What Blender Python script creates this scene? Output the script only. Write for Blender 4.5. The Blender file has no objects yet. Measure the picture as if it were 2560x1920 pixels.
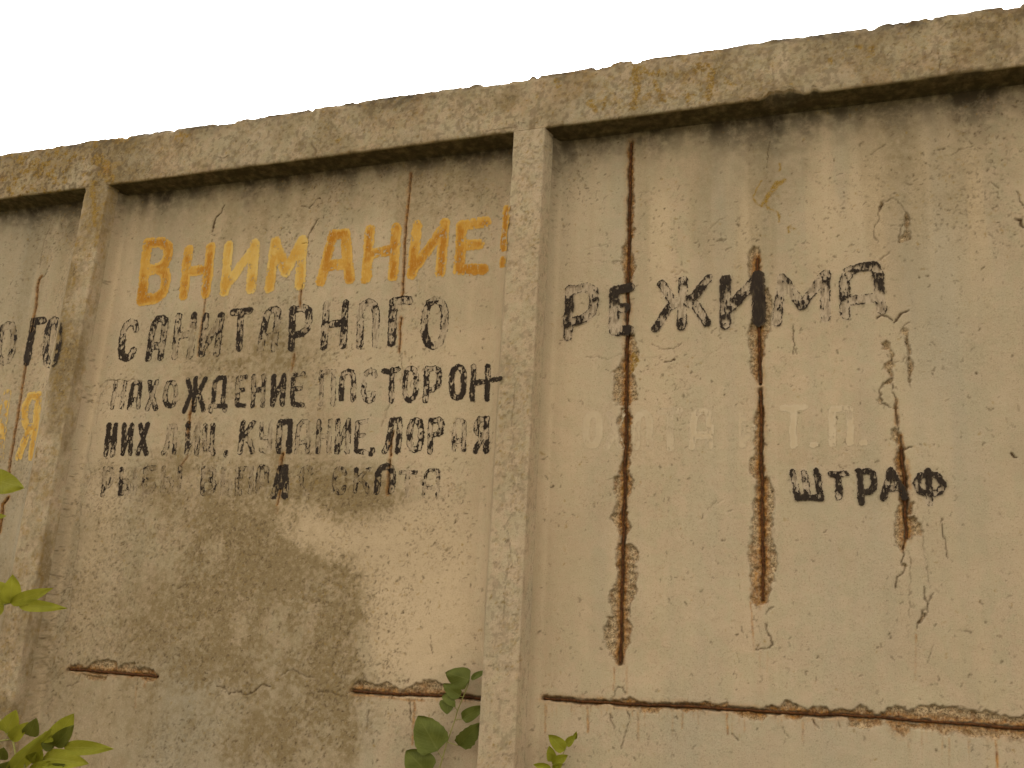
import bpy, math, random
import numpy as np
from mathutils import Vector, Matrix

random.seed(7)
rng = np.random.default_rng(11)
scene = bpy.context.scene

# ------------------------------------------------------------------ camera
FPX = 2532.0                       # focal length in pixels of the 2560 px wide photograph
EYE = 1.60                         # eye height above the ground
D = 2.75                           # distance of the recessed panels' plane from the eye
RIB = 0.085                        # how far the ribs and the top beam stand proud
V1 = np.array([-7480.0, 345.0, FPX]); V2 = np.array([465.0, -8510.0, FPX])
ZA = V2 / np.linalg.norm(V2)
XA = -V1 / np.linalg.norm(V1); XA -= ZA * XA.dot(ZA); XA /= np.linalg.norm(XA)
YA = np.cross(ZA, XA)
RM = np.array([XA, YA, ZA])        # camera axes (right, down, forward) -> world
cam_d = bpy.data.cameras.new('camera'); cam = bpy.data.objects.new('camera', cam_d)
scene.collection.objects.link(cam); scene.camera = cam
cam_d.sensor_width = 36.0; cam_d.lens = 36.0 * FPX / 2560.0
cam_d.clip_start = 0.05; cam_d.clip_end = 3000
r_, d_, f_ = RM[:, 0], RM[:, 1], RM[:, 2]
cam.matrix_world = Matrix(((r_[0], -d_[0], -f_[0], 0), (r_[1], -d_[1], -f_[1], 0),
                           (r_[2], -d_[2], -f_[2], EYE), (0, 0, 0, 1)))

# ------------------------------------------------------------------ light (overcast day)
SUN_EL, SUN_AZ = math.radians(48), math.radians(-25)     # beyond the wall, a little to the left, behind thin cloud
world = bpy.data.worlds.new('World'); scene.world = world; world.use_nodes = True
nt = world.node_tree; nt.nodes.clear()
wo = nt.nodes.new('ShaderNodeOutputWorld'); wb = nt.nodes.new('ShaderNodeBackground')
sky = nt.nodes.new('ShaderNodeTexSky'); sky.sky_type = 'NISHITA'; sky.sun_disc = False
sky.sun_elevation = SUN_EL; sky.sun_rotation = SUN_AZ
sky.air_density = 1.0; sky.dust_density = 4.0; sky.ozone_density = 1.0
hs = nt.nodes.new('ShaderNodeHueSaturation'); hs.inputs['Saturation'].default_value = 0.04   # cloud deck: colourless sky
nt.links.new(sky.outputs[0], hs.inputs['Color']); nt.links.new(hs.outputs[0], wb.inputs['Color'])
nt.links.new(wb.outputs[0], wo.inputs[0])
wb.inputs['Strength'].default_value = 0.15
sl = bpy.data.lights.new('sun', 'SUN'); sun = bpy.data.objects.new('sun', sl); scene.collection.objects.link(sun)
sl.energy = 0.9; sl.angle = math.radians(40); sl.color = (1.0, 0.93, 0.82)
sdir = Vector((math.sin(SUN_AZ) * math.cos(SUN_EL), math.cos(SUN_AZ) * math.cos(SUN_EL), math.sin(SUN_EL)))
sun.rotation_euler = sdir.to_track_quat('Z', 'Y').to_euler()
scene.view_settings.view_transform = 'Standard'; scene.view_settings.look = 'None'
scene.view_settings.exposure = 2.25; scene.view_settings.gamma = 1.0
scene.view_settings.use_curve_mapping = False

# ------------------------------------------------------------------ helpers
def at(px, py, Y=D):
    """where on the vertical plane Y the photograph's pixel lies -> (X, Z)"""
    d = RM @ np.array([px - 1280.0, py - 960.0, FPX]); t = Y / d[1]
    return d[0] * t, d[2] * t + EYE
def at3(px, py, Y=D):
    x, z = at(px, py, Y); return np.array([x, Y, z])
def A(pts, Y=D): return [at(p[0], p[1], Y) for p in pts]

def lattice(seed):
    return np.random.default_rng(seed).random((256, 256)).astype(np.float32)
LAT = [lattice(900 + i) for i in range(12)]
def vnoise(x, y, k=0):
    x = np.asarray(x, np.float32); y = np.asarray(y, np.float32)
    xi = np.floor(x).astype(np.int64); yi = np.floor(y).astype(np.int64)
    fx = x - xi; fy = y - yi; fx = fx * fx * (3 - 2 * fx); fy = fy * fy * (3 - 2 * fy)
    L = LAT[k % 12]; x0 = xi & 255; x1 = (xi + 1) & 255; y0 = yi & 255; y1 = (yi + 1) & 255
    return (L[y0, x0] * (1 - fx) + L[y0, x1] * fx) * (1 - fy) + (L[y1, x0] * (1 - fx) + L[y1, x1] * fx) * fy
def fbm(x, y, k=0, octs=4):
    s = 0; a = 0.5; t = 0
    for o in range(octs):
        s = s + a * vnoise(x * 2 ** o + 17.3 * o, y * 2 ** o + 9.1 * o, k + o); t += a; a *= 0.5
    return s / t
def sstep(a, b, x):
    t = np.clip((x - a) / (b - a), 0, 1); return t * t * (3 - 2 * t)

def empty(name, loc=(0, 0, 0)):
    o = bpy.data.objects.new(name, None); scene.collection.objects.link(o); o.location = loc
    o.empty_display_size = 0.1; return o
def tag(o, label=None, cat=None, group=None, kind=None):
    if label: o['label'] = label
    if cat: o['category'] = cat
    if group: o['group'] = group
    if kind: o['kind'] = kind
    return o
def link(name, me, mat, parent=None, smooth=True):
    o = bpy.data.objects.new(name, me); scene.collection.objects.link(o)
    if mat: me.materials.append(mat)
    if smooth: me.shade_smooth()
    if parent: o.parent = parent
    return o
def fastmesh(name, V, Q):
    me = bpy.data.meshes.new(name)
    V = np.asarray(V, np.float32).reshape(-1, 3); Q = np.asarray(Q, np.int32).reshape(-1, 4)
    me.vertices.add(len(V)); me.vertices.foreach_set('co', V.ravel())
    me.loops.add(Q.size); me.loops.foreach_set('vertex_index', Q.ravel())
    me.polygons.add(len(Q)); me.polygons.foreach_set('loop_start', np.arange(0, Q.size, 4, dtype=np.int32))
    me.polygons.foreach_set('loop_total', np.full(len(Q), 4, np.int32))
    me.update(calc_edges=True); return me
def gridquads(nr, nc):
    i = np.arange(nr * nc).reshape(nr, nc)
    return np.stack([i[:-1, :-1], i[:-1, 1:], i[1:, 1:], i[1:, :-1]], -1).reshape(-1, 4)
def attr(me, name, arr4):
    a = me.color_attributes.new(name, 'FLOAT_COLOR', 'POINT')
    a.data.foreach_set('color', np.ascontiguousarray(arr4, np.float32).ravel())

# ------------------------------------------------------------------ material helper
class N:
    def __init__(s, name):
        s.m = bpy.data.materials.new(name); s.m.use_nodes = True; s.t = s.m.node_tree; s.t.nodes.clear()
        s.out = s.n('ShaderNodeOutputMaterial'); s.b = s.n('ShaderNodeBsdfPrincipled'); s.l(s.b.outputs[0], s.out.inputs[0])
        s.tc = s.n('ShaderNodeTexCoord').outputs['Object']
    def n(s, ty, **k):
        x = s.t.nodes.new(ty)
        for a, v in k.items(): setattr(x, a, v)
        return x
    def l(s, a, b): s.t.links.new(a, b)
    def put(s, sock, v):
        if hasattr(v, 'is_linked') or hasattr(v, 'links'): s.l(v, sock)
        else: sock.default_value = v
    def noise(s, scale, detail=4, rough=0.55, vec=None, stretch=None, out=0):
        n = s.n('ShaderNodeTexNoise'); n.inputs['Scale'].default_value = scale
        n.inputs['Detail'].default_value = detail; n.inputs['Roughness'].default_value = rough
        v = vec or s.tc
        if stretch:
            mp = s.n('ShaderNodeMapping'); mp.inputs['Scale'].default_value = stretch; s.l(v, mp.inputs[0]); v = mp.outputs[0]
        s.l(v, n.inputs['Vector']); return n.outputs[out]
    def ramp(s, v, a, b, c=0.0, d=1.0):
        m = s.n('ShaderNodeMapRange'); m.interpolation_type = 'SMOOTHSTEP'
        for i, x in zip(('Value', 'From Min', 'From Max', 'To Min', 'To Max'), (v, a, b, c, d)): s.put(m.inputs[i], x)
        return m.outputs[0]
    def math(s, op, a, b=0.0, clamp=False):
        m = s.n('ShaderNodeMath', operation=op, use_clamp=clamp); s.put(m.inputs[0], a); s.put(m.inputs[1], b); return m.outputs[0]
    def mix(s, f, a, b, mode='MIX'):
        m = s.n('ShaderNodeMix', data_type='RGBA', blend_type=mode)
        s.put(m.inputs[0], f)
        for k, v in ((6, a), (7, b)):
            s.put(m.inputs[k], (*v, 1.0) if isinstance(v, tuple) and len(v) == 3 else v)
        return m.outputs[2]
    def bump(s, h, strength, dist, prev=None):
        b = s.n('ShaderNodeBump'); b.inputs['Strength'].default_value = strength; b.inputs['Distance'].default_value = dist
        s.l(h, b.inputs['Height'])
        if prev: s.l(prev, b.inputs['Normal'])
        return b.outputs[0]
    def attr(s, name):
        a = s.n('ShaderNodeAttribute', attribute_name=name)
        sp = s.n('ShaderNodeSeparateColor'); s.l(a.outputs['Color'], sp.inputs[0])
        return sp.outputs[0], sp.outputs[1], sp.outputs[2], a.outputs['Alpha']

def concrete_material(name, base, beam=False):
    k = N(name)
    grime, lichen, rust, crack = k.attr('mask_a'); spall, pale, tone, damp = k.attr('mask_b')
    n1 = k.noise(5.0, 5); n2 = k.noise(38.0, 5, .6); n3 = k.noise(260.0, 3, .7); n4 = k.noise(900.0, 2, .7)
    st = k.noise(3.0, 5, .6, stretch=(9, 9, .9)); st2 = k.noise(2.0, 4, .6, stretch=(22, 22, .8))
    c = k.mix(k.ramp(n1, .3, .7), tuple(x * .93 for x in base), tuple(x * 1.05 for x in base))
    c = k.mix(k.ramp(st2, .50, .72, 0, .30), c, (base[0] * 1.18, base[1] * 1.20, base[2] * 1.28))
    c = k.mix(k.ramp(st, .35, .75, 0, .42), c, (base[0] * .80, base[1] * .84, base[2] * .86))
    hue = k.ramp(k.noise(26.0, 3, .6), .38, .62); c = k.mix(hue, k.mix(.10, c, (.50, .27, .16)), k.mix(.10, c, (.20, .24, .10)))
    c = k.mix(tone, c, (base[0] * .78, base[1] * .87, base[2] * .96))               # grey-green damp bands
    c = k.mix(damp, c, (base[0] * 1.16, base[1] * 1.13, base[2] * 1.1))              # lighter washed-out areas
    c = k.mix(pale, c, (base[0] * 1.22, base[1] * 1.24, base[2] * 1.40))
    stn = k.math('MULTIPLY', k.attr('mask_c')[0], k.ramp(k.noise(70, 6, .75), .32, .62, .55, 1.25), True)
    c = k.mix(stn, c, (base[0] * .47, base[1] * .435, base[2] * .33))
    c = k.mix(k.ramp(n2, .45, .8, 0, .22), c, (base[0] * .7, base[1] * .66, base[2] * .6))
    c = k.mix(k.ramp(n3, .52, .70, 0, .50 if not beam else .62), c, (base[0] * .5, base[1] * .46, base[2] * .42))
    c = k.mix(k.ramp(n3, .28, .46, .38, 0), c, (base[0] * 1.25, base[1] * 1.25, base[2] * 1.3))
    c = k.mix(k.ramp(n4, .52, .70, 0, .40), c, (base[0] * .6, base[1] * .56, base[2] * .5))
    sp_c = k.mix(k.ramp(k.noise(190, 7, .82), .43, .60), (base[0] * 1.12, base[1] * 1.04, base[2] * .92), (.075, .048, .022))
    sp_c = k.mix(k.ramp(k.noise(45, 3), .5, .7, 0, .55), sp_c, (.22, .105, .04))
    c = k.mix(spall, c, sp_c)
    g = k.math('MULTIPLY', grime, k.ramp(n2, .2, .62, .62, 1.1), True)
    gc = k.mix(k.ramp(g, .15, .75), (.155, .108, .052), (.040, .027, .013)); c = k.mix(g, c, gc)  # dark end also carries the painted shadow under the beam
    lc = k.mix(k.ramp(n3, .35, .6), (.13, .070, .010), (.25, .138, .024))
    lm = k.math('MULTIPLY', lichen, k.ramp(k.noise(95, 5, .7), .38, .54, .20, 1.0))
    c = k.mix(lm, c, lc)
    rc = k.mix(k.ramp(k.noise(110, 5, .7), .38, .62), (.12, .036, .007), (.33, .145, .030))
    rm = k.math('MULTIPLY', rust, k.ramp(k.noise(130, 4, .7, stretch=(1, 1, .4)), .30, .60, .35, 1.15), True)
    c = k.mix(rm, c, rc)
    c = k.mix(crack, c, (.058, .032, .013))
    k.l(c, k.b.inputs['Base Color'])
    k.b.inputs['Roughness'].default_value = .93; k.b.inputs['Specular IOR Level'].default_value = .1
    nb = k.bump(n3, .45, .0016); nb = k.bump(n4, .4, .0007, nb); nb = k.bump(n2, .35, .004, nb)
    k.l(nb, k.b.inputs['Normal'])
    return k.m

M_PANEL = concrete_material('panel_concrete', (.369, .266, .151))
M_BEAM = concrete_material('beam_concrete', (.322, .234, .132), True)
M_RIB = concrete_material('rib_concrete', (.366, .263, .150), True)

def paint_material(name, cols, rough, bumps=.4):
    k = N(name); ed = k.attr('film')[0]
    n = k.noise(30, 4, .6, stretch=(1, 1, .35)); m = k.noise(220, 4, .7, stretch=(1, 1, .25)); o = k.noise(9, 3)
    c = k.mix(k.ramp(n, .35, .65), cols[0], cols[1])
    c = k.mix(k.ramp(o, .50, .68, 0, .8), c, cols[2])
    core = k.math('MULTIPLY', k.ramp(ed, .75, .35), k.ramp(k.noise(14, 3, .5), .38, .58, .15, .95))
    c = k.mix(core, c, cols[2])
    c = k.mix(k.ramp(m, .5, .7, 0, .55), c, cols[3])
    c = k.mix(k.math('MULTIPLY', k.ramp(ed, .70, .98, 0, .5), k.ramp(k.noise(60, 3), .4, .6)), c, cols[3])
    k.l(c, k.b.inputs['Base Color']); k.b.inputs['Roughness'].default_value = rough
    k.b.inputs['Specular IOR Level'].default_value = .02
    k.l(k.bump(m, bumps, .0012), k.b.inputs['Normal']); return k.m
M_BLACK = paint_material('black_paint', ((.020, .013, .008), (.030, .020, .013), (.025, .017, .011), (.075, .052, .028)), .6)
M_YELLOW = paint_material('ochre_paint', ((.38, .190, .030), (.43, .235, .048), (.30, .115, .012), (.47, .29, .085)), .7)
M_YELLOWP = paint_material('pale_ochre_paint', ((.43, .255, .060), (.46, .290, .080), (.38, .190, .030), (.42, .28, .10)), .7)
M_WHITE = paint_material('faded_white_paint', ((.395, .290, .170), (.41, .303, .18), (.385, .278, .158), (.37, .26, .140)), .85)

def simple_material(name, a, b, scale, rough, bump_d):
    k = N(name); n = k.noise(scale, 5, .65)
    k.l(k.mix(k.ramp(n, .35, .68), a, b), k.b.inputs['Base Color']); k.b.inputs['Roughness'].default_value = rough; k.b.inputs['Specular IOR Level'].default_value = .1
    k.l(k.bump(n, .8, bump_d), k.b.inputs['Normal']); return k.m
M_BAR = simple_material('rusted_steel', (.034, .013, .004), (.105, .036, .008), 120, .9, .002)
M_GROUND = simple_material('grassy_soil', (.05, .055, .02), (.10, .085, .045), 9, 1.0, .02)
M_STEM = simple_material('green_stem', (.16, .15, .03), (.24, .20, .06), 60, .6, .0005)
M_BARK = simple_material('twig_bark', (.12, .10, .05), (.20, .15, .08), 80, .8, .001)

def leaf_material(name, a, b, under, trans):
    k = N(name); k.b.inputs['Roughness'].default_value = .6; k.b.inputs['Specular IOR Level'].default_value = .12
    uv = k.n('ShaderNodeAttribute', attribute_name='leaf_uv'); sp = k.n('ShaderNodeSeparateColor'); k.l(uv.outputs['Color'], sp.inputs[0])
    s, t = sp.outputs[0], sp.outputs[1]                      # s along the leaf, t |side| 0..1
    ph = k.math('ADD', k.math('MULTIPLY', s, 62.0), k.math('MULTIPLY', t, -24.0))
    vein = k.ramp(k.math('SINE', ph), .72, 1.0)
    mid = k.ramp(t, .0, .09, 1.0, 0.0)
    v = k.math('MAXIMUM', k.math('MULTIPLY', vein, .45), mid)
    rnd = k.n('ShaderNodeObjectInfo').outputs['Random']
    c = k.mix(k.ramp(k.noise(35, 4), .3, .7), a, b)
    c = k.mix(k.math('MULTIPLY', v, .45), c, under)
    c = k.mix(k.math('MULTIPLY', rnd, .35), c, tuple(x * .62 for x in a))
    c = k.mix(k.ramp(k.noise(300, 3), .66, .78, 0, .6), c, (.10, .08, .03))
    k.l(c, k.b.inputs['Base Color']); k.l(k.bump(k.math('ADD', v, k.math('MULTIPLY', k.noise(120, 3), .6)), .5, .0012), k.b.inputs['Normal'])
    tr = k.n('ShaderNodeBsdfTranslucent'); k.l(k.mix(.5, c, under), tr.inputs[0])
    mx = k.n('ShaderNodeMixShader'); mx.inputs[0].default_value = trans
    k.l(k.b.outputs[0], mx.inputs[1]); k.l(tr.outputs[0], mx.inputs[2]); k.l(mx.outputs[0], k.out.inputs[0]); return k.m
M_DLEAF = leaf_material('dark_round_leaf', (.074, .080, .010), (.108, .112, .018), (.15, .145, .03), .22)
M_LLEAF = leaf_material('light_leaf', (.17, .165, .008), (.23, .215, .014), (.27, .25, .035), .35)
M_ALEAF = leaf_material('ash_leaflet', (.20, .188, .010), (.27, .25, .018), (.32, .295, .045), .38)
M_OLEAF = leaf_material('shaded_leaflet', (.085, .085, .010), (.12, .12, .016), (.18, .17, .03), .3)

# ------------------------------------------------------------------ wall: what is worn, cracked and stained, in photograph pixels
RX = [(-4.322, -4.221), (-2.653, -2.552), (-0.985, -0.883), (0.684, 0.785), (2.352, 2.453)]   # rib faces
Z_SOF, Z_TOP, DRAFT = 3.275, 3.474, 0.015

# steel bars laid bare: (points, bar radius m, groove half width m, groove depth m)
BAR_V = [
    [(1577, 357), (1574, 450), (1572, 560), (1570, 700), (1567, 850), (1565, 1000), (1563, 1160), (1559, 1300), (1556, 1400), (1552, 1550), (1548, 1657)],
    [(1893, 645), (1894, 700), (1896, 800), (1899, 880), (1902, 958)],
    [(1902, 975), (1903, 1100), (1905, 1250), (1907, 1350), (1907, 1450), (1907, 1500)],
    [(2254, 1120), (2258, 1170), (2262, 1240), (2265, 1300), (2266, 1345)],
]
BAR_H = [[(1358, 1747), (1440, 1752), (1540, 1757), (1620, 1762), (1700, 1766), (1800, 1772), (1900, 1777), (2100, 1788), (2200, 1794), (2300, 1801), (2400, 1809), (2560, 1821), (2700, 1832)]]
BAR_M = [
    [(172, 1673), (230, 1678), (280, 1682), (340, 1687), (392, 1692)],
    [(882, 1728), (970, 1735), (1050, 1738), (1140, 1742), (1207, 1746)],
]
# thin rust-filled cracks over bars still covered: (points, half width m)
RCRACK = [
    ([(1028, 435), (1024, 490), (1018, 540), (1013, 600), (1010, 660), (1007, 740)], .0032, 1),
    ([(1002, 795), (1000, 840), (998, 878)], .0030, 1),
    ([(104, 690), (98, 700), (94, 730), (90, 770), (84, 805), (78, 830)], .0042, 1),
    ([(66, 910), (60, 940), (52, 990), (46, 1030), (38, 1080), (28, 1140), (22, 1195)], .0040, 1),
    ([(20, 1245), (7, 1262), (5, 1290), (0, 1330)], .0070, 1),
    ([(755, 712), (752, 740), (750, 765)], .0030, 1), ([(735, 885), (733, 905), (729, 925)], .0022, .8),
    ([(513, 745), (510, 770), (500, 840), (494, 890)], .0022, .8),
    ([(482, 1000), (476, 1030), (472, 1055), (470, 1090)], .0045, .9), ([(470, 1140), (452, 1165)], .0018, .6),
    ([(706, 1135), (702, 1160), (699, 1175)], .0045, .9), ([(700, 1225), (693, 1262)], .003, .9),
    ([(978, 1140), (979, 1100), (984, 1080)], .0032, 1), ([(975, 1150), (972, 1200), (970, 1235)], .005, .7),
    ([(2240, 1000), (2238, 1020), (2242, 1060)], .003, .7), ([(2250, 1090), (2255, 1125)], .005, .9),
    ([(2266, 1345), (2258, 1372)], .0035, .9), ([(2033, 1400), (2033, 1400)], .001, 0),
]
# dark cracks on the panels: (points, half width m, strength)
CRACK = [
    ([(130, 545), (126, 565), (112, 600), (103, 640), (98, 670)], .0011, .8), ([(125, 662), (112, 690), (97, 698), (94, 720)], .0016, 1),
    ([(560, 512), (556, 530), (540, 543), (536, 552), (533, 578)], .0026, 1), ([(552, 495), (560, 512)], .0008, .6),
    ([(752, 480), (752, 512)], .0008, .5), ([(752, 512), (766, 514), (775, 517), (786, 503), (798, 494)], .0018, 1),
    ([(797, 545), (782, 570), (770, 592), (766, 610), (755, 610)], .0018, 1), ([(1007, 740), (1004, 760), (1006, 780)], .0011, .8),
    ([(1000, 878), (1004, 905), (1007, 925), (1000, 950), (1003, 958)], .0011, .9), ([(978, 1000), (970, 1030), (955, 1065)], .0013, .5),
    ([(1010, 480), (1003, 500), (1008, 520), (1015, 540)], .0007, .6), ([(1037, 430), (1045, 445), (1030, 430)], .0007, .5),
    ([(200, 1682), (198, 1702), (182, 1714), (168, 1714)], .0012, .9), ([(348, 1690), (340, 1714)], .0016, .9), ([(382, 1700), (392, 1733)], .0009, .6),
    ([(540, 1712), (560, 1722), (570, 1734), (600, 1730), (618, 1735), (642, 1722), (648, 1714), (674, 1716)], .0014, 1),
    ([(520, 1712), (535, 1702), (548, 1708)], .0009, .7), ([(700, 1692), (722, 1675), (734, 1672), (755, 1685), (784, 1694)], .0012, .8),
    ([(795, 1730), (828, 1728), (840, 1738), (862, 1738), (884, 1726)], .0012, .9),
    ([(1077, 1588), (1076, 1615), (1078, 1640)], .0011, 1), ([(1022, 1745), (1024, 1770), (1029, 1803)], .0016, 1),
    ([(272, 952), (300, 950), (318, 955), (335, 948), (356, 958)], .0011, 1), ([(272, 952), (252, 985), (245, 1020), (238, 1060)], .0008, .7),
    ([(232, 1080), (218, 1140), (228, 1190), (205, 1240), (198, 1320), (190, 1400), (178, 1440)], .0009, .6),
    ([(178, 1468), (165, 1472), (145, 1490), (125, 1486)], .0011, .8), ([(180, 1470), (176, 1520), (166, 1550), (150, 1570)], .0010, .7),
    ([(114, 1430), (140, 1434), (158, 1442)], .0011, .8), ([(138, 1620), (120, 1635), (90, 1655)], .0008, .5), ([(140, 1680), (132, 1700), (105, 1712)], .0009, .6),
    ([(439, 1473), (450, 1470), (463, 1460)], .0013, .8), ([(437, 1480), (428, 1520), (400, 1580)], .0007, .4), ([(450, 1530), (482, 1540)], .0009, .7),
    ([(480, 1390), (492, 1375), (502, 1355)], .0011, .8), ([(613, 1475), (608, 1505), (600, 1520)], .0008, .6), ([(627, 1580), (622, 1620), (630, 1660)], .0009, .5),
    ([(975, 1480), (960, 1530), (958, 1545)], .0006, .5), ([(1077, 1505), (1065, 1540)], .0007, .6), ([(970, 1640), (955, 1680)], .0007, .6),
    ([(923, 1775), (920, 1800), (918, 1830)], .0013, .7), ([(250, 1870), (247, 1885)], .001, .5),
    # right-hand bay
    ([(1465, 890), (1495, 892), (1518, 900), (1550, 885)], .0008, .7), ([(1600, 895), (1640, 892), (1665, 885)], .0006, .5),
    ([(1630, 860), (1650, 872), (1685, 870), (1700, 857)], .0011, .9), ([(1685, 870), (1688, 886)], .0008, .6), ([(1663, 908), (1678, 905), (1687, 897)], .0018, 1),
    ([(1458, 622), (1480, 622), (1500, 615), (1525, 606)], .0007, .6), ([(1450, 656), (1480, 652), (1520, 650)], .0006, .5), ([(1502, 511), (1510, 495), (1519, 489)], .0008, .7),
    ([(1489, 526), (1500, 522)], .0008, .6), ([(1762, 582), (1785, 567), (1800, 552), (1820, 540)], .0008, .7), ([(1733, 581), (1760, 585)], .0006, .5),
    ([(1533, 655), (1552, 653)], .0011, .8), ([(1588, 650), (1595, 645)], .0008, .7), ([(1600, 480), (1615, 478), (1635, 485)], .0008, .7), ([(1695, 475), (1702, 466)], .001, .8),
    ([(1792, 603), (1815, 597)], .0011, .8), ([(1688, 690), (1705, 678), (1718, 686)], .0009, .6), ([(1918, 420), (1920, 380), (1926, 350)], .0011, .8),
    ([(1983, 815), (1986, 850), (1990, 884)], .0013, 1), ([(1832, 800), (1835, 785), (1840, 775)], .0008, .5), ([(1760, 903), (1780, 880), (1795, 872), (1820, 845)], .0006, .5),
    ([(2197, 530), (2212, 508), (2228, 500), (2242, 504), (2262, 526)], .0011, .7), ([(2197, 530), (2198, 555), (2188, 568), (2184, 582), (2189, 600), (2194, 607)], .0011, .8),
    ([(2199, 556), (2225, 566), (2254, 563)], .0008, .7), ([(2257, 560), (2250, 585), (2246, 606)], .0014, .9), ([(2198, 652), (2212, 640), (2222, 630)], .0016, .4),
    ([(2190, 792), (2202, 784), (2218, 790), (2230, 798)], .0024, 1), ([(2232, 806), (2240, 800), (2250, 785), (2272, 773)], .0024, 1), ([(2247, 787), (2270, 775)], .0020, .9),
    ([(2232, 806), (2234, 825)], .0007, .5), ([(2250, 830), (2258, 814), (2274, 806)], .0015, .9), ([(2239, 904), (2254, 903), (2262, 890)], .0010, .9),
    ([(2230, 945), (2206, 957), (2198, 978), (2206, 1003), (2222, 1018), (2240, 1022), (2236, 985), (2230, 960)], .0016, .9),
    ([(2234, 1022), (2232, 1008)], .0012, .8), ([(2257, 1130), (2266, 1124), (2270, 1120), (2280, 1118)], .0020, 1), ([(2240, 1040), (2246, 1070), (2240, 1098)], .0018, .8),
    ([(2262, 1365), (2254, 1400), (2259, 1420), (2252, 1436), (2240, 1445), (2238, 1455), (2241, 1472)], .0016, 1),
    ([(2268, 1368), (2277, 1400), (2270, 1425), (2276, 1445), (2273, 1460), (2274, 1480), (2271, 1500), (2274, 1550)], .0009, .8),
    ([(2290, 1245), (2296, 1270), (2290, 1290)], .0007, .5), ([(2307, 1340), (2312, 1390), (2318, 1430), (2321, 1440)], .0009, .8), ([(2321, 1440), (2332, 1460), (2330, 1472)], .0008, .7),
    ([(2312, 1466), (2314, 1500), (2320, 1527)], .0018, 1), ([(2332, 1486), (2320, 1502), (2318, 1510)], .0012, .8), ([(2316, 1517), (2304, 1527), (2302, 1550), (2294, 1573)], .0016, .9),
    ([(2356, 1298), (2359, 1325)], .0013, 1), ([(2358, 1325), (2364, 1350), (2372, 1393)], .0011, 1),
    ([(2334, 1610), (2330, 1622), (2325, 1635), (2319, 1654)], .0010, .8), ([(2267, 1570), (2277, 1585), (2272, 1600)], .0006, .5),
    ([(1530, 1748), (1536, 1735), (1545, 1720), (1557, 1724), (1566, 1738)], .0012, .9), ([(1524, 1785), (1532, 1805), (1538, 1828)], .0013, .8), ([(1538, 1828), (1550, 1852)], .0006, .5),
    ([(1567, 1775), (1572, 1800), (1566, 1830), (1560, 1845), (1552, 1868)], .0013, .8), ([(1935, 1519), (1922, 1522), (1914, 1532)], .0011, .8),
    ([(1915, 1558), (1918, 1580), (1928, 1598), (1930, 1610), (1920, 1622)], .0018, .8), ([(1920, 1622), (1904, 1621), (1890, 1620)], .0014, .9), ([(1890, 1620), (1898, 1608)], .001, .7),
    ([(1905, 1595), (1903, 1575), (1897, 1565)], .0007, .6), ([(1768, 1390), (1790, 1400), (1786, 1375)], .0007, .5), ([(1700, 1340), (1716, 1350), (1720, 1362)], .0008, .6),
    ([(1770, 1275), (1782, 1258), (1790, 1252)], .0009, .7), ([(1783, 1260), (1806, 1250)], .0007, .5), ([(1755, 1295), (1758, 1285)], .0011, .8), ([(1672, 1748), (1675, 1760), (1668, 1745)], .0009, .6),
    ([(2036, 1798), (2040, 1815), (2046, 1820)], .0020, .9), ([(1956, 1817), (1962, 1832), (1975, 1840)], .0010, .8), ([(1832, 1840), (1842, 1848), (1848, 1852)], .002, .7),
    ([(1367, 955), (1370, 935)], .0009, .7), ([(1380, 1024), (1381, 1012)], .0009, .7),
    ([(2538, 548), (2550, 552), (2560, 566)], .0030, 1), ([(2530, 1135), (2545, 1140)], .0032, 1), ([(2378, 388), (2400, 375), (2430, 362)], .0011, .8),
    ([(2352, 376), (2362, 374)], .0018, .8), ([(2262, 458), (2280, 464)], .0013, .8), ([(2284, 455), (2296, 447)], .0009, .8), ([(2178, 384), (2200, 370), (2212, 362)], .0011, .6),
    ([(2480, 455), (2500, 470)], .0011, .8), ([(2540, 480), (2548, 500), (2560, 520)], .0018, .8), ([(2160, 355), (2150, 362)], .0016, .6),
    ([(2413, 530), (2428, 532)], .0009, .6), ([(2300, 676), (2318, 672)], .0006, .5), ([(1722, 1262), (1712, 1290)], .0006, .4),
]
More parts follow.
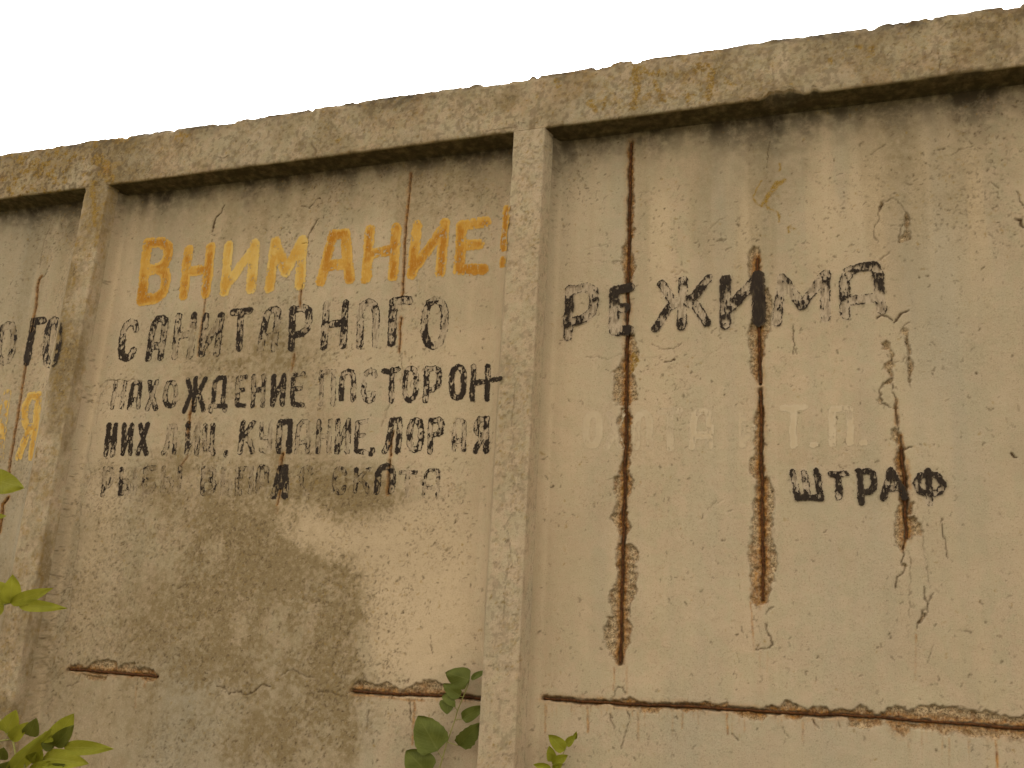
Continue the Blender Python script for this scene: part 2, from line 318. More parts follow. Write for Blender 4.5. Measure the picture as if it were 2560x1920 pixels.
# cracks on ribs and beam (front plane)
FCRACK = [
    ([(1288, 918), (1283, 935), (1290, 950), (1284, 962), (1286, 1000), (1278, 1050), (1283, 1090), (1278, 1130), (1282, 1180), (1286, 1210), (1276, 1260), (1280, 1285), (1266, 1310), (1264, 1326)], .0010, .9),
    ([(1268, 1328), (1274, 1355), (1276, 1385), (1270, 1420), (1265, 1450), (1263, 1475), (1260, 1520), (1259, 1545)], .0011, .9),
    ([(1282, 662), (1292, 655), (1305, 640), (1345, 630)], .0009, .7), ([(1302, 520), (1315, 530)], .0014, .8), ([(1296, 1535), (1282, 1538)], .0014, .8),
    ([(2345, 130), (2350, 150), (2350, 172)], .0018, .8), ([(2236, 90), (2236, 105), (2235, 170)], .0008, .5), ([(2248, 167), (2300, 166)], .0010, .7),
    ([(1215, 330), (1240, 325), (1272, 318), (1290, 316)], .0022, .7), ([(660, 420), (675, 430)], .001, .5),
    ([(307, 440), (312, 428), (320, 432)], .0012, .8), ([(535, 391), (560, 395), (572, 388)], .0020, .8), ([(552, 392), (556, 405)], .0030, .7),
    ([(778, 355), (790, 380)], .0035, .6), ([(780, 340), (800, 350)], .0012, .7), ([(1825, 235), (1860, 215), (1895, 205)], .0011, .7),
    ([(2030, 218), (2038, 222)], .0030, .7), ([(2020, 120), (2040, 122), (2050, 110)], .0012, .6), ([(1480, 215), (1500, 225)], .0010, .6),
    ([(1932, 180), (1935, 205), (1932, 225), (1938, 235)], .0030, .5), ([(1690, 110), (1695, 130)], .001, .5), ([(1275, 935), (1300, 940)], .0008, .4),
]
# spalled patches: closed outlines on the panel plane, px
def band(poly, l, r):   # helper for strips left/right of a vertical bar
    return [(p[0] - a, p[1]) for p, a in zip(poly, l)] + [(p[0] + b, p[1]) for p, b in list(zip(poly, r))[::-1]]
def vb(x0, ys, l, r): return band([(x0 + (y - ys[0]) * 0, y) for y in ys], l, r)
SPALL = [
    vb(1577, [355, 400, 500, 560, 600], [5, 8, 8, 9, 6], [7, 9, 9, 8, 6]), vb(1571, [600, 625, 640, 660, 690, 720], [8, 18, 15, 17, 10, 8], [8, 6, 10, 18, 8, 8]),
    vb(1567, [835, 860, 880, 900, 915, 930, 950, 1000, 1012], [6, 8, 10, 14, 18, 32, 34, 32, 8], [20, 29, 30, 28, 20, 18, 22, 24, 6]),
    vb(1565, [1020, 1040, 1100, 1130, 1150, 1185], [10, 20, 18, 8, 10, 14], [9, 12, 8, 12, 8, 14]),
    vb(1562, [1185, 1205, 1230, 1250, 1275, 1300, 1315, 1335], [18, 28, 26, 22, 30, 33, 24, 14], [14, 19, 16, 8, 8, 8, 18, 8]),
    vb(1557, [1355, 1366, 1380, 1420, 1450, 1500, 1520], [10, 16, 17, 12, 18, 14, 12], [12, 34, 38, 36, 32, 30, 22]),
    vb(1553, [1455, 1475, 1510, 1540, 1560], [20, 32, 30, 24, 36], [30, 24, 26, 24, 10]),
    vb(1550, [1540, 1565, 1590, 1615, 1640, 1658], [34, 38, 42, 36, 20, 10], [14, 24, 24, 22, 12, 8]),
    vb(1886, [618, 630, 650, 680, 705], [6, 14, 18, 15, 8], [10, 14, 14, 14, 20]), vb(1903, [720, 740, 790, 815, 840, 850], [10, 18, 20, 12, 10, 6], [14, 26, 24, 22, 18, 8]),
    vb(1893, [795, 815, 840, 880, 900, 930, 955], [14, 28, 26, 18, 22, 14, 2], [8, 8, 24, 14, 14, 8, 6]),
    vb(1902, [1000, 1030, 1060, 1100, 1130, 1145, 1175, 1190, 1200], [6, 14, 16, 18, 12, 24, 32, 26, 8], [8, 12, 8, 9, 7, 7, 8, 8, 8]),
    vb(1905, [1185, 1200, 1230, 1255, 1290, 1330, 1400, 1450, 1500, 1515], [8, 12, 16, 22, 27, 28, 35, 28, 26, 14], [16, 26, 34, 32, 24, 27, 37, 32, 18, 8]),
    [(2262, 524), (2275, 535), (2277, 570), (2276, 600), (2262, 612), (2249, 612), (2247, 598), (2260, 588), (2268, 570), (2258, 548)],
    [(2250, 836), (2256, 822), (2272, 830), (2280, 858), (2283, 880), (2276, 890), (2283, 915), (2281, 935), (2274, 945), (2282, 966), (2270, 955), (2264, 920), (2266, 900), (2258, 905), (2272, 890), (2268, 860), (2262, 845)],
    [(2207, 850), (2220, 848), (2226, 865), (2236, 900), (2240, 912), (2232, 940), (2226, 950), (2218, 928), (2208, 920), (2208, 906), (2224, 898), (2220, 875), (2208, 865)],
    [(2230, 947), (2212, 953), (2202, 968), (2214, 962), (2226, 958)], [(2200, 980), (2196, 1000), (2212, 1020), (2206, 1000)],
    [(2206, 505), (2196, 520), (2200, 534), (2212, 512)],
    vb(2240, [1068, 1078, 1100, 1112], [5, 10, 10, 2], [6, 8, 10, 6]), vb(2250, [1115, 1135, 1160, 1200, 1250, 1300, 1350, 1372], [8, 14, 18, 8, 6, 10, 8, 2], [8, 10, 12, 16, 16, 14, 14, 10]),
    [(2268, 1295), (2290, 1296), (2300, 1310), (2307, 1326), (2302, 1338), (2285, 1342), (2268, 1352)], [(2268, 1248), (2282, 1252), (2284, 1290), (2270, 1290)],
    [(2255, 1400), (2248, 1415), (2255, 1426), (2260, 1415)], [(2304, 1526), (2318, 1530), (2310, 1560), (2298, 1568)],
    # along the level bar
    [(1355, 1748), (1360, 1736), (1385, 1742), (1420, 1748), (1500, 1752), (1540, 1750), (1580, 1744), (1605, 1752), (1700, 1762), (1760, 1756), (1825, 1758), (1830, 1770), (1700, 1770), (1500, 1760)],
    [(1590, 1765), (1605, 1780), (1640, 1785), (1665, 1772), (1700, 1774), (1740, 1775), (1750, 1768)], [(1690, 1770), (1712, 1784), (1755, 1780), (1750, 1768)],
    [(1800, 1772), (1820, 1784), (1845, 1790), (1860, 1800), (1890, 1806), (1910, 1800), (1918, 1782), (1900, 1774)],
    [(1900, 1777), (1908, 1765), (1925, 1762), (1955, 1768), (1962, 1750), (1975, 1748), (1992, 1758), (2008, 1762), (2018, 1772), (2040, 1760), (2052, 1757), (2068, 1768), (2075, 1778), (2095, 1770), (2135, 1778), (2142, 1760), (2154, 1757), (2168, 1770), (2190, 1785), (2180, 1792), (2000, 1784)],
    [(1960, 1783), (1968, 1798), (1995, 1802), (2012, 1795), (2016, 1787)], [(2118, 1790), (2122, 1820), (2150, 1827), (2190, 1822), (2212, 1812), (2206, 1796)],
    [(2212, 1800), (2220, 1815), (2240, 1828), (2255, 1836), (2272, 1836), (2285, 1822), (2310, 1826), (2345, 1835), (2370, 1843), (2392, 1832), (2420, 1840), (2440, 1848), (2460, 1840), (2490, 1850), (2510, 1842), (2540, 1852), (2580, 1856), (2700, 1870), (2700, 1835), (2560, 1822), (2400, 1811)],
    [(2200, 1790), (2225, 1768), (2262, 1770), (2275, 1776), (2290, 1764), (2340, 1764), (2395, 1768), (2430, 1778), (2475, 1780), (2510, 1786), (2560, 1786), (2700, 1800), (2700, 1830), (2560, 1818), (2400, 1806)],
    # middle bay
    [(168, 1672), (182, 1660), (200, 1662), (215, 1668), (232, 1654), (262, 1650), (288, 1654), (290, 1668), (318, 1662), (334, 1656), (345, 1668), (375, 1672), (393, 1682), (394, 1694), (340, 1692), (250, 1684)],
    [(200, 1684), (220, 1700), (260, 1702), (280, 1690)], [(345, 1692), (360, 1708), (385, 1704), (390, 1694)],
    [(880, 1726), (882, 1704), (898, 1698), (912, 1700), (935, 1712), (950, 1710), (970, 1706), (995, 1716), (1010, 1722), (1025, 1712), (1040, 1706), (1058, 1704), (1064, 1696), (1080, 1698), (1100, 1706), (1115, 1720), (1130, 1732), (1190, 1738), (1205, 1744), (1100, 1742), (970, 1736)],
]
# spalls on the beam's lower edge -> chips: (x px, half width m, height m)
CHIPS = [(1925, .030, .012), (1955, .045, .020), (1985, .028, .012), (2037, .012, .010), (1240, .03, .004), (640, .03, .003), (1400, .03, .004), (2420, .05, .004), (110, .06, .004)]
# soft stains on the panels (cx, cy, rx, ry, amount) px
GRIME = [
    (610, 830, 200, 90, .16), (560, 940, 200, 70, .22), (700, 880, 120, 60, .20), (640, 1130, 260, 90, .26), (420, 1230, 240, 120, .18), (650, 1260, 130, 60, .45), (900, 1255, 90, 60, .55), (880, 1220, 150, 60, .38),
    (560, 1400, 130, 120, .30), (760, 1430, 130, 70, .45), (800, 1530, 100, 120, .44), (850, 1600, 60, 120, .36), (600, 1560, 200, 140, .20), (580, 1650, 90, 60, .50),
    (640, 1760, 260, 120, .28), (900, 1700, 60, 60, .2), (350, 1450, 180, 200, .18), (800, 1800, 150, 120, .26), (600, 1860, 120, 70, .34), (1230, 1080, 60, 300, .10),
    (720, 700, 60, 60, .14), (800, 520, 120, 60, .18), (480, 600, 120, 60, .10), (60, 1550, 120, 140, .22), (70, 1750, 100, 160, .34), (40, 900, 70, 120, .10), (1100, 480, 140, 80, .20),
    (1540, 1275, 60, 50, .08), (2080, 1145, 120, 40, .10), (1930, 470, 60, 60, .16), (1950, 400, 70, 110, .14), (2450, 420, 120, 120, .12), (2250, 350, 40, 70, .35), (2520, 620, 80, 80, .08),
]
DAMP = [
    ([(690, 1345), (760, 1385), (850, 1415), (908, 1445), (916, 1600), (903, 1700), (878, 1745), (895, 1990), (540, 1990), (600, 1650), (640, 1500)], .40, .022),
    ([(250, 1170), (600, 1080), (960, 1180), (985, 1235), (930, 1300), (860, 1300), (780, 1230), (700, 1220), (690, 1310), (560, 1350), (400, 1300)], .30, .045),
    ([(190, 1280), (620, 1300), (680, 1350), (600, 1650), (560, 1990), (150, 1990), (160, 1500)], .30, .08),
    ([(330, 800), (700, 760), (900, 900), (880, 1080), (400, 1100), (330, 950)], .14, .08), ([(300, 470), (900, 380), (1230, 360), (1240, 520), (820, 560), (320, 620)], .16, .10),
    ([(-60, 600), (60, 560), (70, 1000), (-60, 1000)], .10, .08), ([(-60, 1050), (120, 1050), (60, 1990), (-200, 1990)], .22, .08)]
WASHED = [([(640, 1265), (800, 1280), (1000, 1330), (1190, 1330), (1200, 1640), (935, 1700), (928, 1440), (760, 1345)], .34, .06)]
FGRIME = [(640, 330, 160, 45, .16), (1270, 250, 60, 50, .35), (340, 380, 60, 60, .35), (250, 400, 100, 60, .15), (2520, 60, 80, 60, .42), (2350, 60, 200, 30, .25), (200, 620, 60, 200, .2), (150, 1150, 80, 400, .22), (100, 1600, 80, 300, .28), (1255, 1000, 25, 300, .06)]
LIGHT = [(850, 1330, 260, 90, .7), (1050, 1460, 160, 160, .6), (1180, 1000, 110, 300, .35), (1050, 1600, 130, 120, .4), (960, 880, 240, 40, .35), (1420, 1000, 60, 600, .35), (270, 1150, 40, 400, .45), (255, 1400, 40, 260, .3), (2350, 500, 90, 240, .3), (1750, 1000, 300, 200, .12), (1000, 1740, 100, 50, .25), (2200, 400, 60, 120, .3), (1600, 1500, 250, 200, .15), (440, 1500, 90, 60, .2), (320, 1750, 60, 100, .3)]
TONE = [(60, 1350, 100, 300, .8), (30, 650, 90, 200, .5), (2420, 900, 160, 500, .38), (2150, 1450, 200, 300, .25), (600, 1800, 300, 160, .40), (1900, 450, 120, 200, .35), (2300, 600, 100, 300, .3), (400, 1800, 160, 150, .4), (1500, 520, 80, 200, .25), (1980, 1850, 500, 90, .3)]
LICHEN = [([(1905, 455), (1890, 480), (1883, 492), (1892, 508), (1915, 516), (1930, 525)], .0028), ([(1958, 452), (1940, 468), (1930, 480), (1918, 495), (1912, 508)], .0075), ([(1950, 455), (1938, 460)], .004),
          ([(1925, 520), (1945, 535), (1948, 555)], .003), ([(1950, 410), (1948, 425)], .004), ([(1970, 585), (1978, 570), (1990, 575)], .003), ([(1580, 890), (1590, 905), (1578, 925)], .011), ([(1555, 1222), (1560, 1235)], .006),
          ([(120, 640), (118, 660)], .002)]
FLICHEN = [([(1592, 118), (1588, 150), (1596, 180), (1588, 200), (1596, 225), (1592, 245), (1580, 270)], .013), ([(1605, 170), (1622, 182), (1640, 190)], .008), ([(1650, 180), (1642, 190)], .008),
           ([(1775, 175), (1782, 200), (1768, 225), (1772, 245)], .010), ([(1640, 205), (1650, 225), (1658, 255)], .008), ([(1740, 172), (1765, 165)], .01), ([(1715, 255), (1720, 240), (1735, 240)], .007),
           ([(1475, 258), (1485, 270), (1490, 280)], .010), ([(1392, 200), (1400, 215)], .006), ([(1815, 207), (1830, 205)], .007), ([(1510, 240), (1512, 270)], .005),
           ([(245, 395), (270, 420), (275, 450)], .020), ([(230, 470), (235, 500), (238, 560)], .011), ([(80, 410), (100, 430)], .02), ([(300, 350), (320, 340)], .018), ([(2140, 112), (2150, 116)], .008), ([(2175, 125), (2176, 140)], .006), ([(2068, 148), (2078, 158)], .006), ([(440, 345), (470, 338)], .006), ([(450, 325), (455, 350)], .004), ([(850, 350), (840, 355)], .005)]
RUSTDRIP = [([(1535, 1668), (1536, 1700), (1534, 1725)], .0028, .8), ([(1566, 1665), (1568, 1735)], .0035, .35), ([(1877, 1505), (1880, 1540), (1883, 1592)], .0026, .8), ([(1884, 1592), (1885, 1640)], .003, .3),
            ([(1918, 1630), (1919, 1680)], .002, .3), ([(1900, 1630), (1900, 1680)], .002, .3), ([(2290, 1588), (2291, 1604)], .0036, 1), ([(2290, 1605), (2288, 1660), (2290, 1700)], .0026, .4),
            ([(1363, 1762), (1364, 1790), (1363, 1830)], .0028, .7), ([(1391, 1768), (1391, 1790)], .0016, .4), ([(1435, 1765), (1435, 1785)], .0016, .4), ([(1468, 1766), (1469, 1795), (1471, 1830)], .0042, .8),
            ([(1527, 1770), (1527, 1785)], .0016, .6), ([(1595, 1780), (1596, 1850)], .0040, .4), ([(1682, 1785), (1682, 1840)], .003, .3), ([(1706, 1778), (1706, 1820)], .003, .6), ([(1745, 1776), (1745, 1810)], .003, .4),
            ([(1818, 1775), (1818, 1800), (1820, 1835)], .0042, .9), ([(1862, 1800), (1862, 1830)], .002, .5), ([(2372, 1848), (2374, 1880)], .0028, .6), ([(2374, 1880), (2375, 1930)], .0028, .3), ([(2490, 1852), (2491, 1885), (2496, 1960)], .0038, 1),
            ([(1036, 1750), (1035, 1790), (1030, 1860)], .0055, .75), ([(885, 1735), (960, 1742), (1005, 1748), (1060, 1752)], .0045, .8), ([(340, 1715), (338, 1770)], .004, .4), ([(365, 1700), (362, 1712)], .008, .7), ([(225, 1695), (262, 1700)], .006, .6),
            ([(475, 1030), (470, 1060)], .006, .9), ([(700, 1250), (693, 1280)], .006, .4), ([(1895, 1380), (1893, 1420), (1890, 1470), (1895, 1500)], .0135, .85), ([(1906, 1505), (1900, 1520)], .006, .5), ([(1562, 1560), (1566, 1600)], .010, .5),
            ([(1570, 900), (1574, 930)], .008, .5), ([(2268, 1150), (2272, 1220)], .0065, .7), ([(1550, 940), (1545, 960)], .006, .5), ([(1025, 450), (1020, 500)], .009, .5), ([(1889, 640), (1893, 690)], .012, .75), ([(1552, 1280), (1550, 1320)], .011, .4),
            ([(88, 800), (82, 850)], .006, .7), ([(1050, 1715), (1068, 1712)], .012, .5), ([(2240, 1826), (2268, 1832)], .016, .55), ([(2330, 1818), (2480, 1838), (2560, 1845)], .013, .35), ([(1870, 1785), (1905, 1788)], .008, .4), ([(2170, 1812), (2200, 1806)], .010, .4)]

# ------------------------------------------------------------------ lettering: strokes per glyph, x right / y up in a unit box
O = [(.5, 1), (.2, .94), (.03, .76), (0, .5), (.03, .24), (.2, .06), (.5, 0), (.8, .06), (.97, .24), (1, .5), (.97, .76), (.8, .94), (.5, 1)]
ARCH = [(0, 0), (.02, .62), (.12, .88), (.35, 1), (.7, 1), (.96, .93), (1, .75), (1, 0)]
G = {
    'О': [O], 'О_open': [[(0, 0), (0, .72), (.16, .93), (.5, 1), (.82, .94), (1, .74), (1, 0)]],
    'С': [[(1, .80), (.85, .96), (.5, 1), (.15, .92), (0, .72), (0, .26), (.15, .06), (.5, 0), (.85, .05), (1, .22)]],
    'В': [[(.0, 0), (.02, 1), (.62, .99), (.93, .9), (.97, .76), (.86, .6), (.6, .53), (.1, .52)], [(.6, .53), (.9, .46), (1, .28), (.9, .1), (.6, .01), (0, 0)]],
    'В2': [[(0, 0), (0, 1)], [(0, .97), (.75, 1), (1, .85), (.9, .58), (.1, .5)]],
    'Р': [[(0, 0), (0, 1)], [(0, .96), (.6, 1), (.93, .92), (1, .72), (.9, .46), (.55, .33), (.05, .30)]],
    'Н': [[(0, 0), (0, 1)], [(1, 0), (1, 1)], [(0, .5), (1, .55)]],
    'И': [[(0, 0), (0, 1)], [(1, 0), (1, 1)], [(.05, .12), (.95, .88)]],
    'М': [[(0, 0), (.06, 1), (.5, .32), (.95, 1), (1, 0)]],
    'А': [ARCH, [(0, .30), (1, .32)]], 'А_point': [[(0, 0), (.42, 1), (.84, 1), (1, 0)], [(.18, .32), (.85, .34)]],
    'А_box': [[(.02, 0), (0, .72), (.12, .94), (.45, 1), (.82, 1), (.92, .8), (.95, .3), (1, .03)], [(.05, .3), (.95, .32)]],
    'А_tip': [[(0, 0), (.28, 1)], [(.28, 1), (.62, .55), (1, 0)], [(.2, .32), (.8, .36)]],
    'П': [[(0, 0), (0, 1), (1, 1), (1, 0)]], 'Т': [[(0, .98), (1, 1)], [(.5, 0), (.5, 1)]], 'Т2': [[(0, .95), (.4, .9), (1, .98)], [(.55, 0), (.55, .95)]],
    'Г': [[(0, 0), (0, 1), (1, 1)]], 'Е': [[(1, .98), (0, .95), (0, .03), (1, 0)], [(0, .52), (.75, .53)]],
    'Х': [[(0, 0), (.5, .5), (1, 1)], [(.12, 1), (.5, .5), (1, 0)]],
    'Ж': [[(.5, 0), (.5, 1)], [(0, 0), (.25, .45), (.5, .52), (.75, .45), (1, .02)], [(.08, .98), (.28, .6), (.5, .52), (.72, .6), (1, 1)]],
    'Д': [[(.12, .14), (.2, .9), (.4, 1), (.85, 1), (.85, .14)], [(0, .0), (0, .13), (1, .13), (1, 0)]],
    'Л': [[(0, 0), (.25, .2), (.38, 1), (.95, 1), (.95, 0)]], 'Ц': [[(.05, 1), (0, .08), (.85, .06)], [(.85, .1), (1, -.1)], [(.8, .1), (.8, 1)]],
    'К': [[(0, 0), (.05, 1)], [(.05, .45), (.95, 1)], [(.3, .55), (.75, .3), (1, 0)]], 'У': [[(0, 1), (.1, .5), (.9, .48)], [(1, 1), (.9, .1), (.5, 0), (0, .08)]],
    'Я': [[(1, 0), (1, 1), (.35, 1), (.05, .85), (.05, .62), (.4, .48), (1, .48)], [(.55, .46), (0, 0)]],
    'Ы': [[(0, 0), (0, 1)], [(0, .5), (.45, .5), (.58, .3), (.5, .04), (0, 0)], [(1, 0), (1, 1)]],
    'Б': [[(1, 1), (0, 1), (0, 0), (.7, .02), (1, .25), (.75, .5), (0, .52)]],
    'Ш': [[(0, 1), (.04, .03), (1, 0), (.97, 1)], [(.48, .02), (.46, .95)]],
    'Ф': [[(.48, 0), (.5, 1)], [(.5, .85), (.18, .85), (0, .6), (.12, .36), (.45, .30)], [(.5, .92), (.85, .84), (1, .55), (.85, .33), (.5, .28)]],
    '!': [[(.5, 1), (.45, .28)], [(.42, .10), (.40, .0)]], '-': [[(0, .35), (1, .65)]], ',': [[(.6, 1), (.7, .5), (.2, 0)]], '.': [[(.3, .5), (.7, .5)]],
    'И_left': [[(0, 0), (.05, 1)], [(.2, .25), (.75, .55)]],
    'И_heavy': [[(0, 0), (0, 1)], [(.05, .30), (.9, .92)], [(1, 0), (.97, 1.0)]],
}
# (glyph, x top-left, x bottom-left, width, y top, y bottom, wear 0..1, brush px)
YEL, BLK, WHT, YLP = 'yellow', 'black', 'white', 'yellowp'
LINES = [
    (-.085, YEL, 26, [('В', 367, 353, 58, 606, 748, 0, 27), ('Н', 471, 459, 55, 622, 736, 0), ('И', 571, 561, 66, 612, 726, 0, 26, YLP), ('М', 683, 673, 76, 603, 716, 0, 27, YLP), ('А_point', 801, 801, 73, 588, 700, 0, 27),
                     ('Н', 925, 915, 66, 572, 694, 0), ('И', 1042, 1030, 70, 560, 684, 0), ('Е', 1154, 1147, 60, 556, 676, 0, 28), ('!', 1259, 1249, 14, 520, 663, .05, 16)]),
    (-.06, BLK, 18, [('С', 311, 299, 31, 806, 897, .30), ('А', 384, 370, 31, 797, 895, .55), ('Н', 446, 436, 39, 790, 890, .62), ('И', 514, 504, 38, 790, 884, .45), ('Т', 582, 576, 42, 778, 870, .55),
                     ('А', 664, 651, 33, 776, 872, .60), ('Р', 732, 727, 42, 770, 868, .42), ('Н', 816, 809, 48, 760, 866, .48), ('О_open', 901, 898, 40, 755, 862, .58), ('Г', 984, 978, 38, 752, 855, .25, 22), ('О', 1063, 1059, 50, 750, 866, .52)]),
    (-.04, BLK, 15, [('Н', 290, 280, 23, 957, 1018, .45, 12), ('А', 330, 323, 21, 957, 1020, .40, 12), ('Х', 370, 367, 22, 955, 1022, .40, 13), ('О', 414, 412, 26, 956, 1016, .50, 12), ('Ж', 465, 460, 48, 948, 1026, .35, 13), ('Д', 530, 526, 36, 945, 1026, .40, 12),
                     ('Е', 595, 591, 19, 941, 1014, .45, 12), ('Н', 635, 631, 25, 940, 1014, .50, 12), ('И', 684, 680, 26, 941, 1010, .25, 14), ('Е', 733, 730, 26, 934, 1014, .50, 12),
                     ('П', 804, 802, 30, 930, 1010, .62, 12), ('О_open', 855, 852, 30, 929, 998, .50, 14), ('С', 911, 908, 26, 926, 1001, .62, 13), ('Т2', 960, 958, 34, 923, 1003, .45, 14), ('О', 1012, 1010, 30, 921, 1001, .50, 13), ('Р', 1066, 1064, 32, 921, 1000, .48, 14), ('О', 1129, 1127, 30, 918, 996, .12, 15), ('Н', 1183, 1181, 36, 917, 998, .18, 14), ('-', 1229, 1229, 22, 944, 954, .2, 11)]),
    (-.02, BLK, 14, [('Н', 272, 264, 17, 1064, 1136, .15, 15), ('И', 310, 306, 19, 1062, 1134, .28, 13), ('Х', 348, 345, 20, 1063, 1134, .22, 14), ('Л', 412, 408, 28, 1067, 1132, .72, 12), ('И', 470, 466, 26, 1060, 1132, .50, 13), ('Ц', 512, 509, 24, 1064, 1128, .60, 12), (',', 561, 561, 8, 1130, 1139, .5, 9),
                     ('К', 605, 600, 30, 1056, 1130, .40, 14), ('У', 653, 650, 24, 1056, 1130, .68, 12), ('П', 700, 696, 26, 1056, 1128, .35, 15), ('А', 745, 740, 28, 1054, 1130, .66, 12), ('Н', 797, 794, 28, 1054, 1130, .62, 13), ('И', 845, 842, 26, 1053, 1128, .50, 14), ('Е', 893, 889, 24, 1052, 1130, .62, 12), (',', 926, 925, 9, 1124, 1136, .3, 12),
                     ('Л', 966, 960, 35, 1051, 1128, .30, 15), ('О', 1025, 1023, 28, 1051, 1126, .22, 16), ('В2', 1077, 1075, 28, 1050, 1128, .42, 14), ('А', 1136, 1134, 24, 1052, 1124, .68, 12), ('Я', 1190, 1189, 26, 1048, 1128, .22, 15)]),
    (.0, BLK, 12, [('Р', 263, 257, 18, 1173, 1238, .62), ('Ы', 303, 300, 36, 1173, 1234, .72), ('Б', 362, 360, 24, 1171, 1230, .74), ('Ы', 408, 405, 42, 1170, 1228, .88), ('В', 507, 505, 30, 1172, 1232, .80), ('Ы', 557, 555, 36, 1172, 1234, .74), ('П', 602, 600, 26, 1172, 1232, .82), ('А', 644, 642, 24, 1168, 1230, .78),
                   ('А_point', 690, 684, 28, 1170, 1240, .18, 18, 0, 6), ('С', 754, 752, 24, 1168, 1234, .74), ('С', 836, 834, 26, 1172, 1232, .62, 12), ('К', 890, 886, 34, 1173, 1230, .62, 11), ('О_open', 946, 942, 36, 1166, 1228, .12, 17), ('Т', 1000, 999, 38, 1180, 1240, .52, 11), ('А', 1062, 1060, 34, 1175, 1240, .66, 9)]),
    (-.06, BLK, 18, [('О', 2, -8, 36, 812, 906, .60), ('Г', 84, 66, 24, 803, 905, .10, 20), ('О', 120, 110, 30, 800, 912, .52)]),
    (-.05, YLP, 17, [('И', -20, -40, 38, 985, 1146, .38, 22), ('Я', 64, 46, 33, 990, 1142, .12, 21)]),
    (-.10, BLK, 22, [('Р', 1424, 1418, 64, 720, 838, .55, 22), ('Е', 1536, 1534, 39, 718, 828, .48, 24), ('Ж', 1645, 1640, 126, 702, 815, .66, 21), ('И_heavy', 1813, 1812, 84, 696, 806, .42, 26), ('М', 1948, 1941, 122, 690, 800, .64, 22), ('А_box', 2110, 2112, 92, 668, 784, .62, 23)]),
    (-.02, WHT, 17, [('О', 1464, 1463, 34, 1035, 1114, .10), ('Х', 1520, 1518, 36, 1033, 1118, .45), ('О_open', 1590, 1590, 34, 1033, 1116, .15), ('Т', 1652, 1652, 46, 1027, 1120, .18), ('А', 1731, 1731, 42, 1028, 1116, .28), ('И_left', 1853, 1856, 40, 1038, 1114, .12), ('Т', 1956, 1956, 54, 1019, 1114, .0), ('.', 2026, 2026, 14, 1110, 1114, 0, 14), ('П', 2080, 2081, 44, 1024, 1108, .08), ('.', 2152, 2152, 14, 1105, 1109, 0, 15)]),
    (-.02, BLK, 15, [('Ш', 1980, 1990, 62, 1178, 1246, .16), ('Т', 2076, 2078, 38, 1184, 1244, .18), ('Р', 2146, 2154, 38, 1176, 1256, .20), ('А_tip', 2210, 2208, 54, 1176, 1244, .20, 17), ('Ф', 2286, 2292, 68, 1177, 1258, .22, 16)]),
]
LETTERS = []
for slope, ink, brush, items in LINES:
    for it in items:
        ch, xt, xb, w, yt, yb, wear = it[:7]
        br = it[7] if len(it) > 7 and it[7] else brush
        col = it[8] if len(it) > 8 and it[8] else ink
        extra = it[9] if len(it) > 9 else 0       # how much wider the foot is than the top
        strokes = []
        for s in G[ch]:
            pts = []
            for (x, y) in s:
                px = xb + (xt - xb) * y + x * w
                pts.append((px, yt + (1 - y) * (yb - yt) + slope * (x - .5) * w))
            strokes.append(A(pts))
        xc = xt + w / 2
        LETTERS.append(dict(ch=ch, ink=col, wear=wear, hw=br / 2 * 1.0, strokes=strokes, xc=xc, yc=(yt + yb) / 2))
def px_size(px, py):              # metres per pixel on the panel there (vertical)
    a = at(px, py - 5); b = at(px, py + 5); return abs(a[1] - b[1]) / 10

WIDE = {1: .165, 2: .075}                                     # the left shoulder of a rib runs out softly
def rib_profile(x, z):
    h = np.zeros(np.broadcast(x, z).shape)
    for i, (a, b) in enumerate(RX):
        W = DRAFT + (WIDE.get(i, DRAFT) - DRAFT) * sstep(3.24, 2.95, z) * (sstep(1.58, 1.82, z) if i == 2 else 1)
        left = np.clip(1 - (a - x) / W, 0, 1); p = 1.0 + sstep(DRAFT, .05, W)
        h = np.maximum(h, RIB * np.where(x < a, left ** p, np.clip(1 - (x - b) / .042, 0, 1) ** 2.2))
    return h
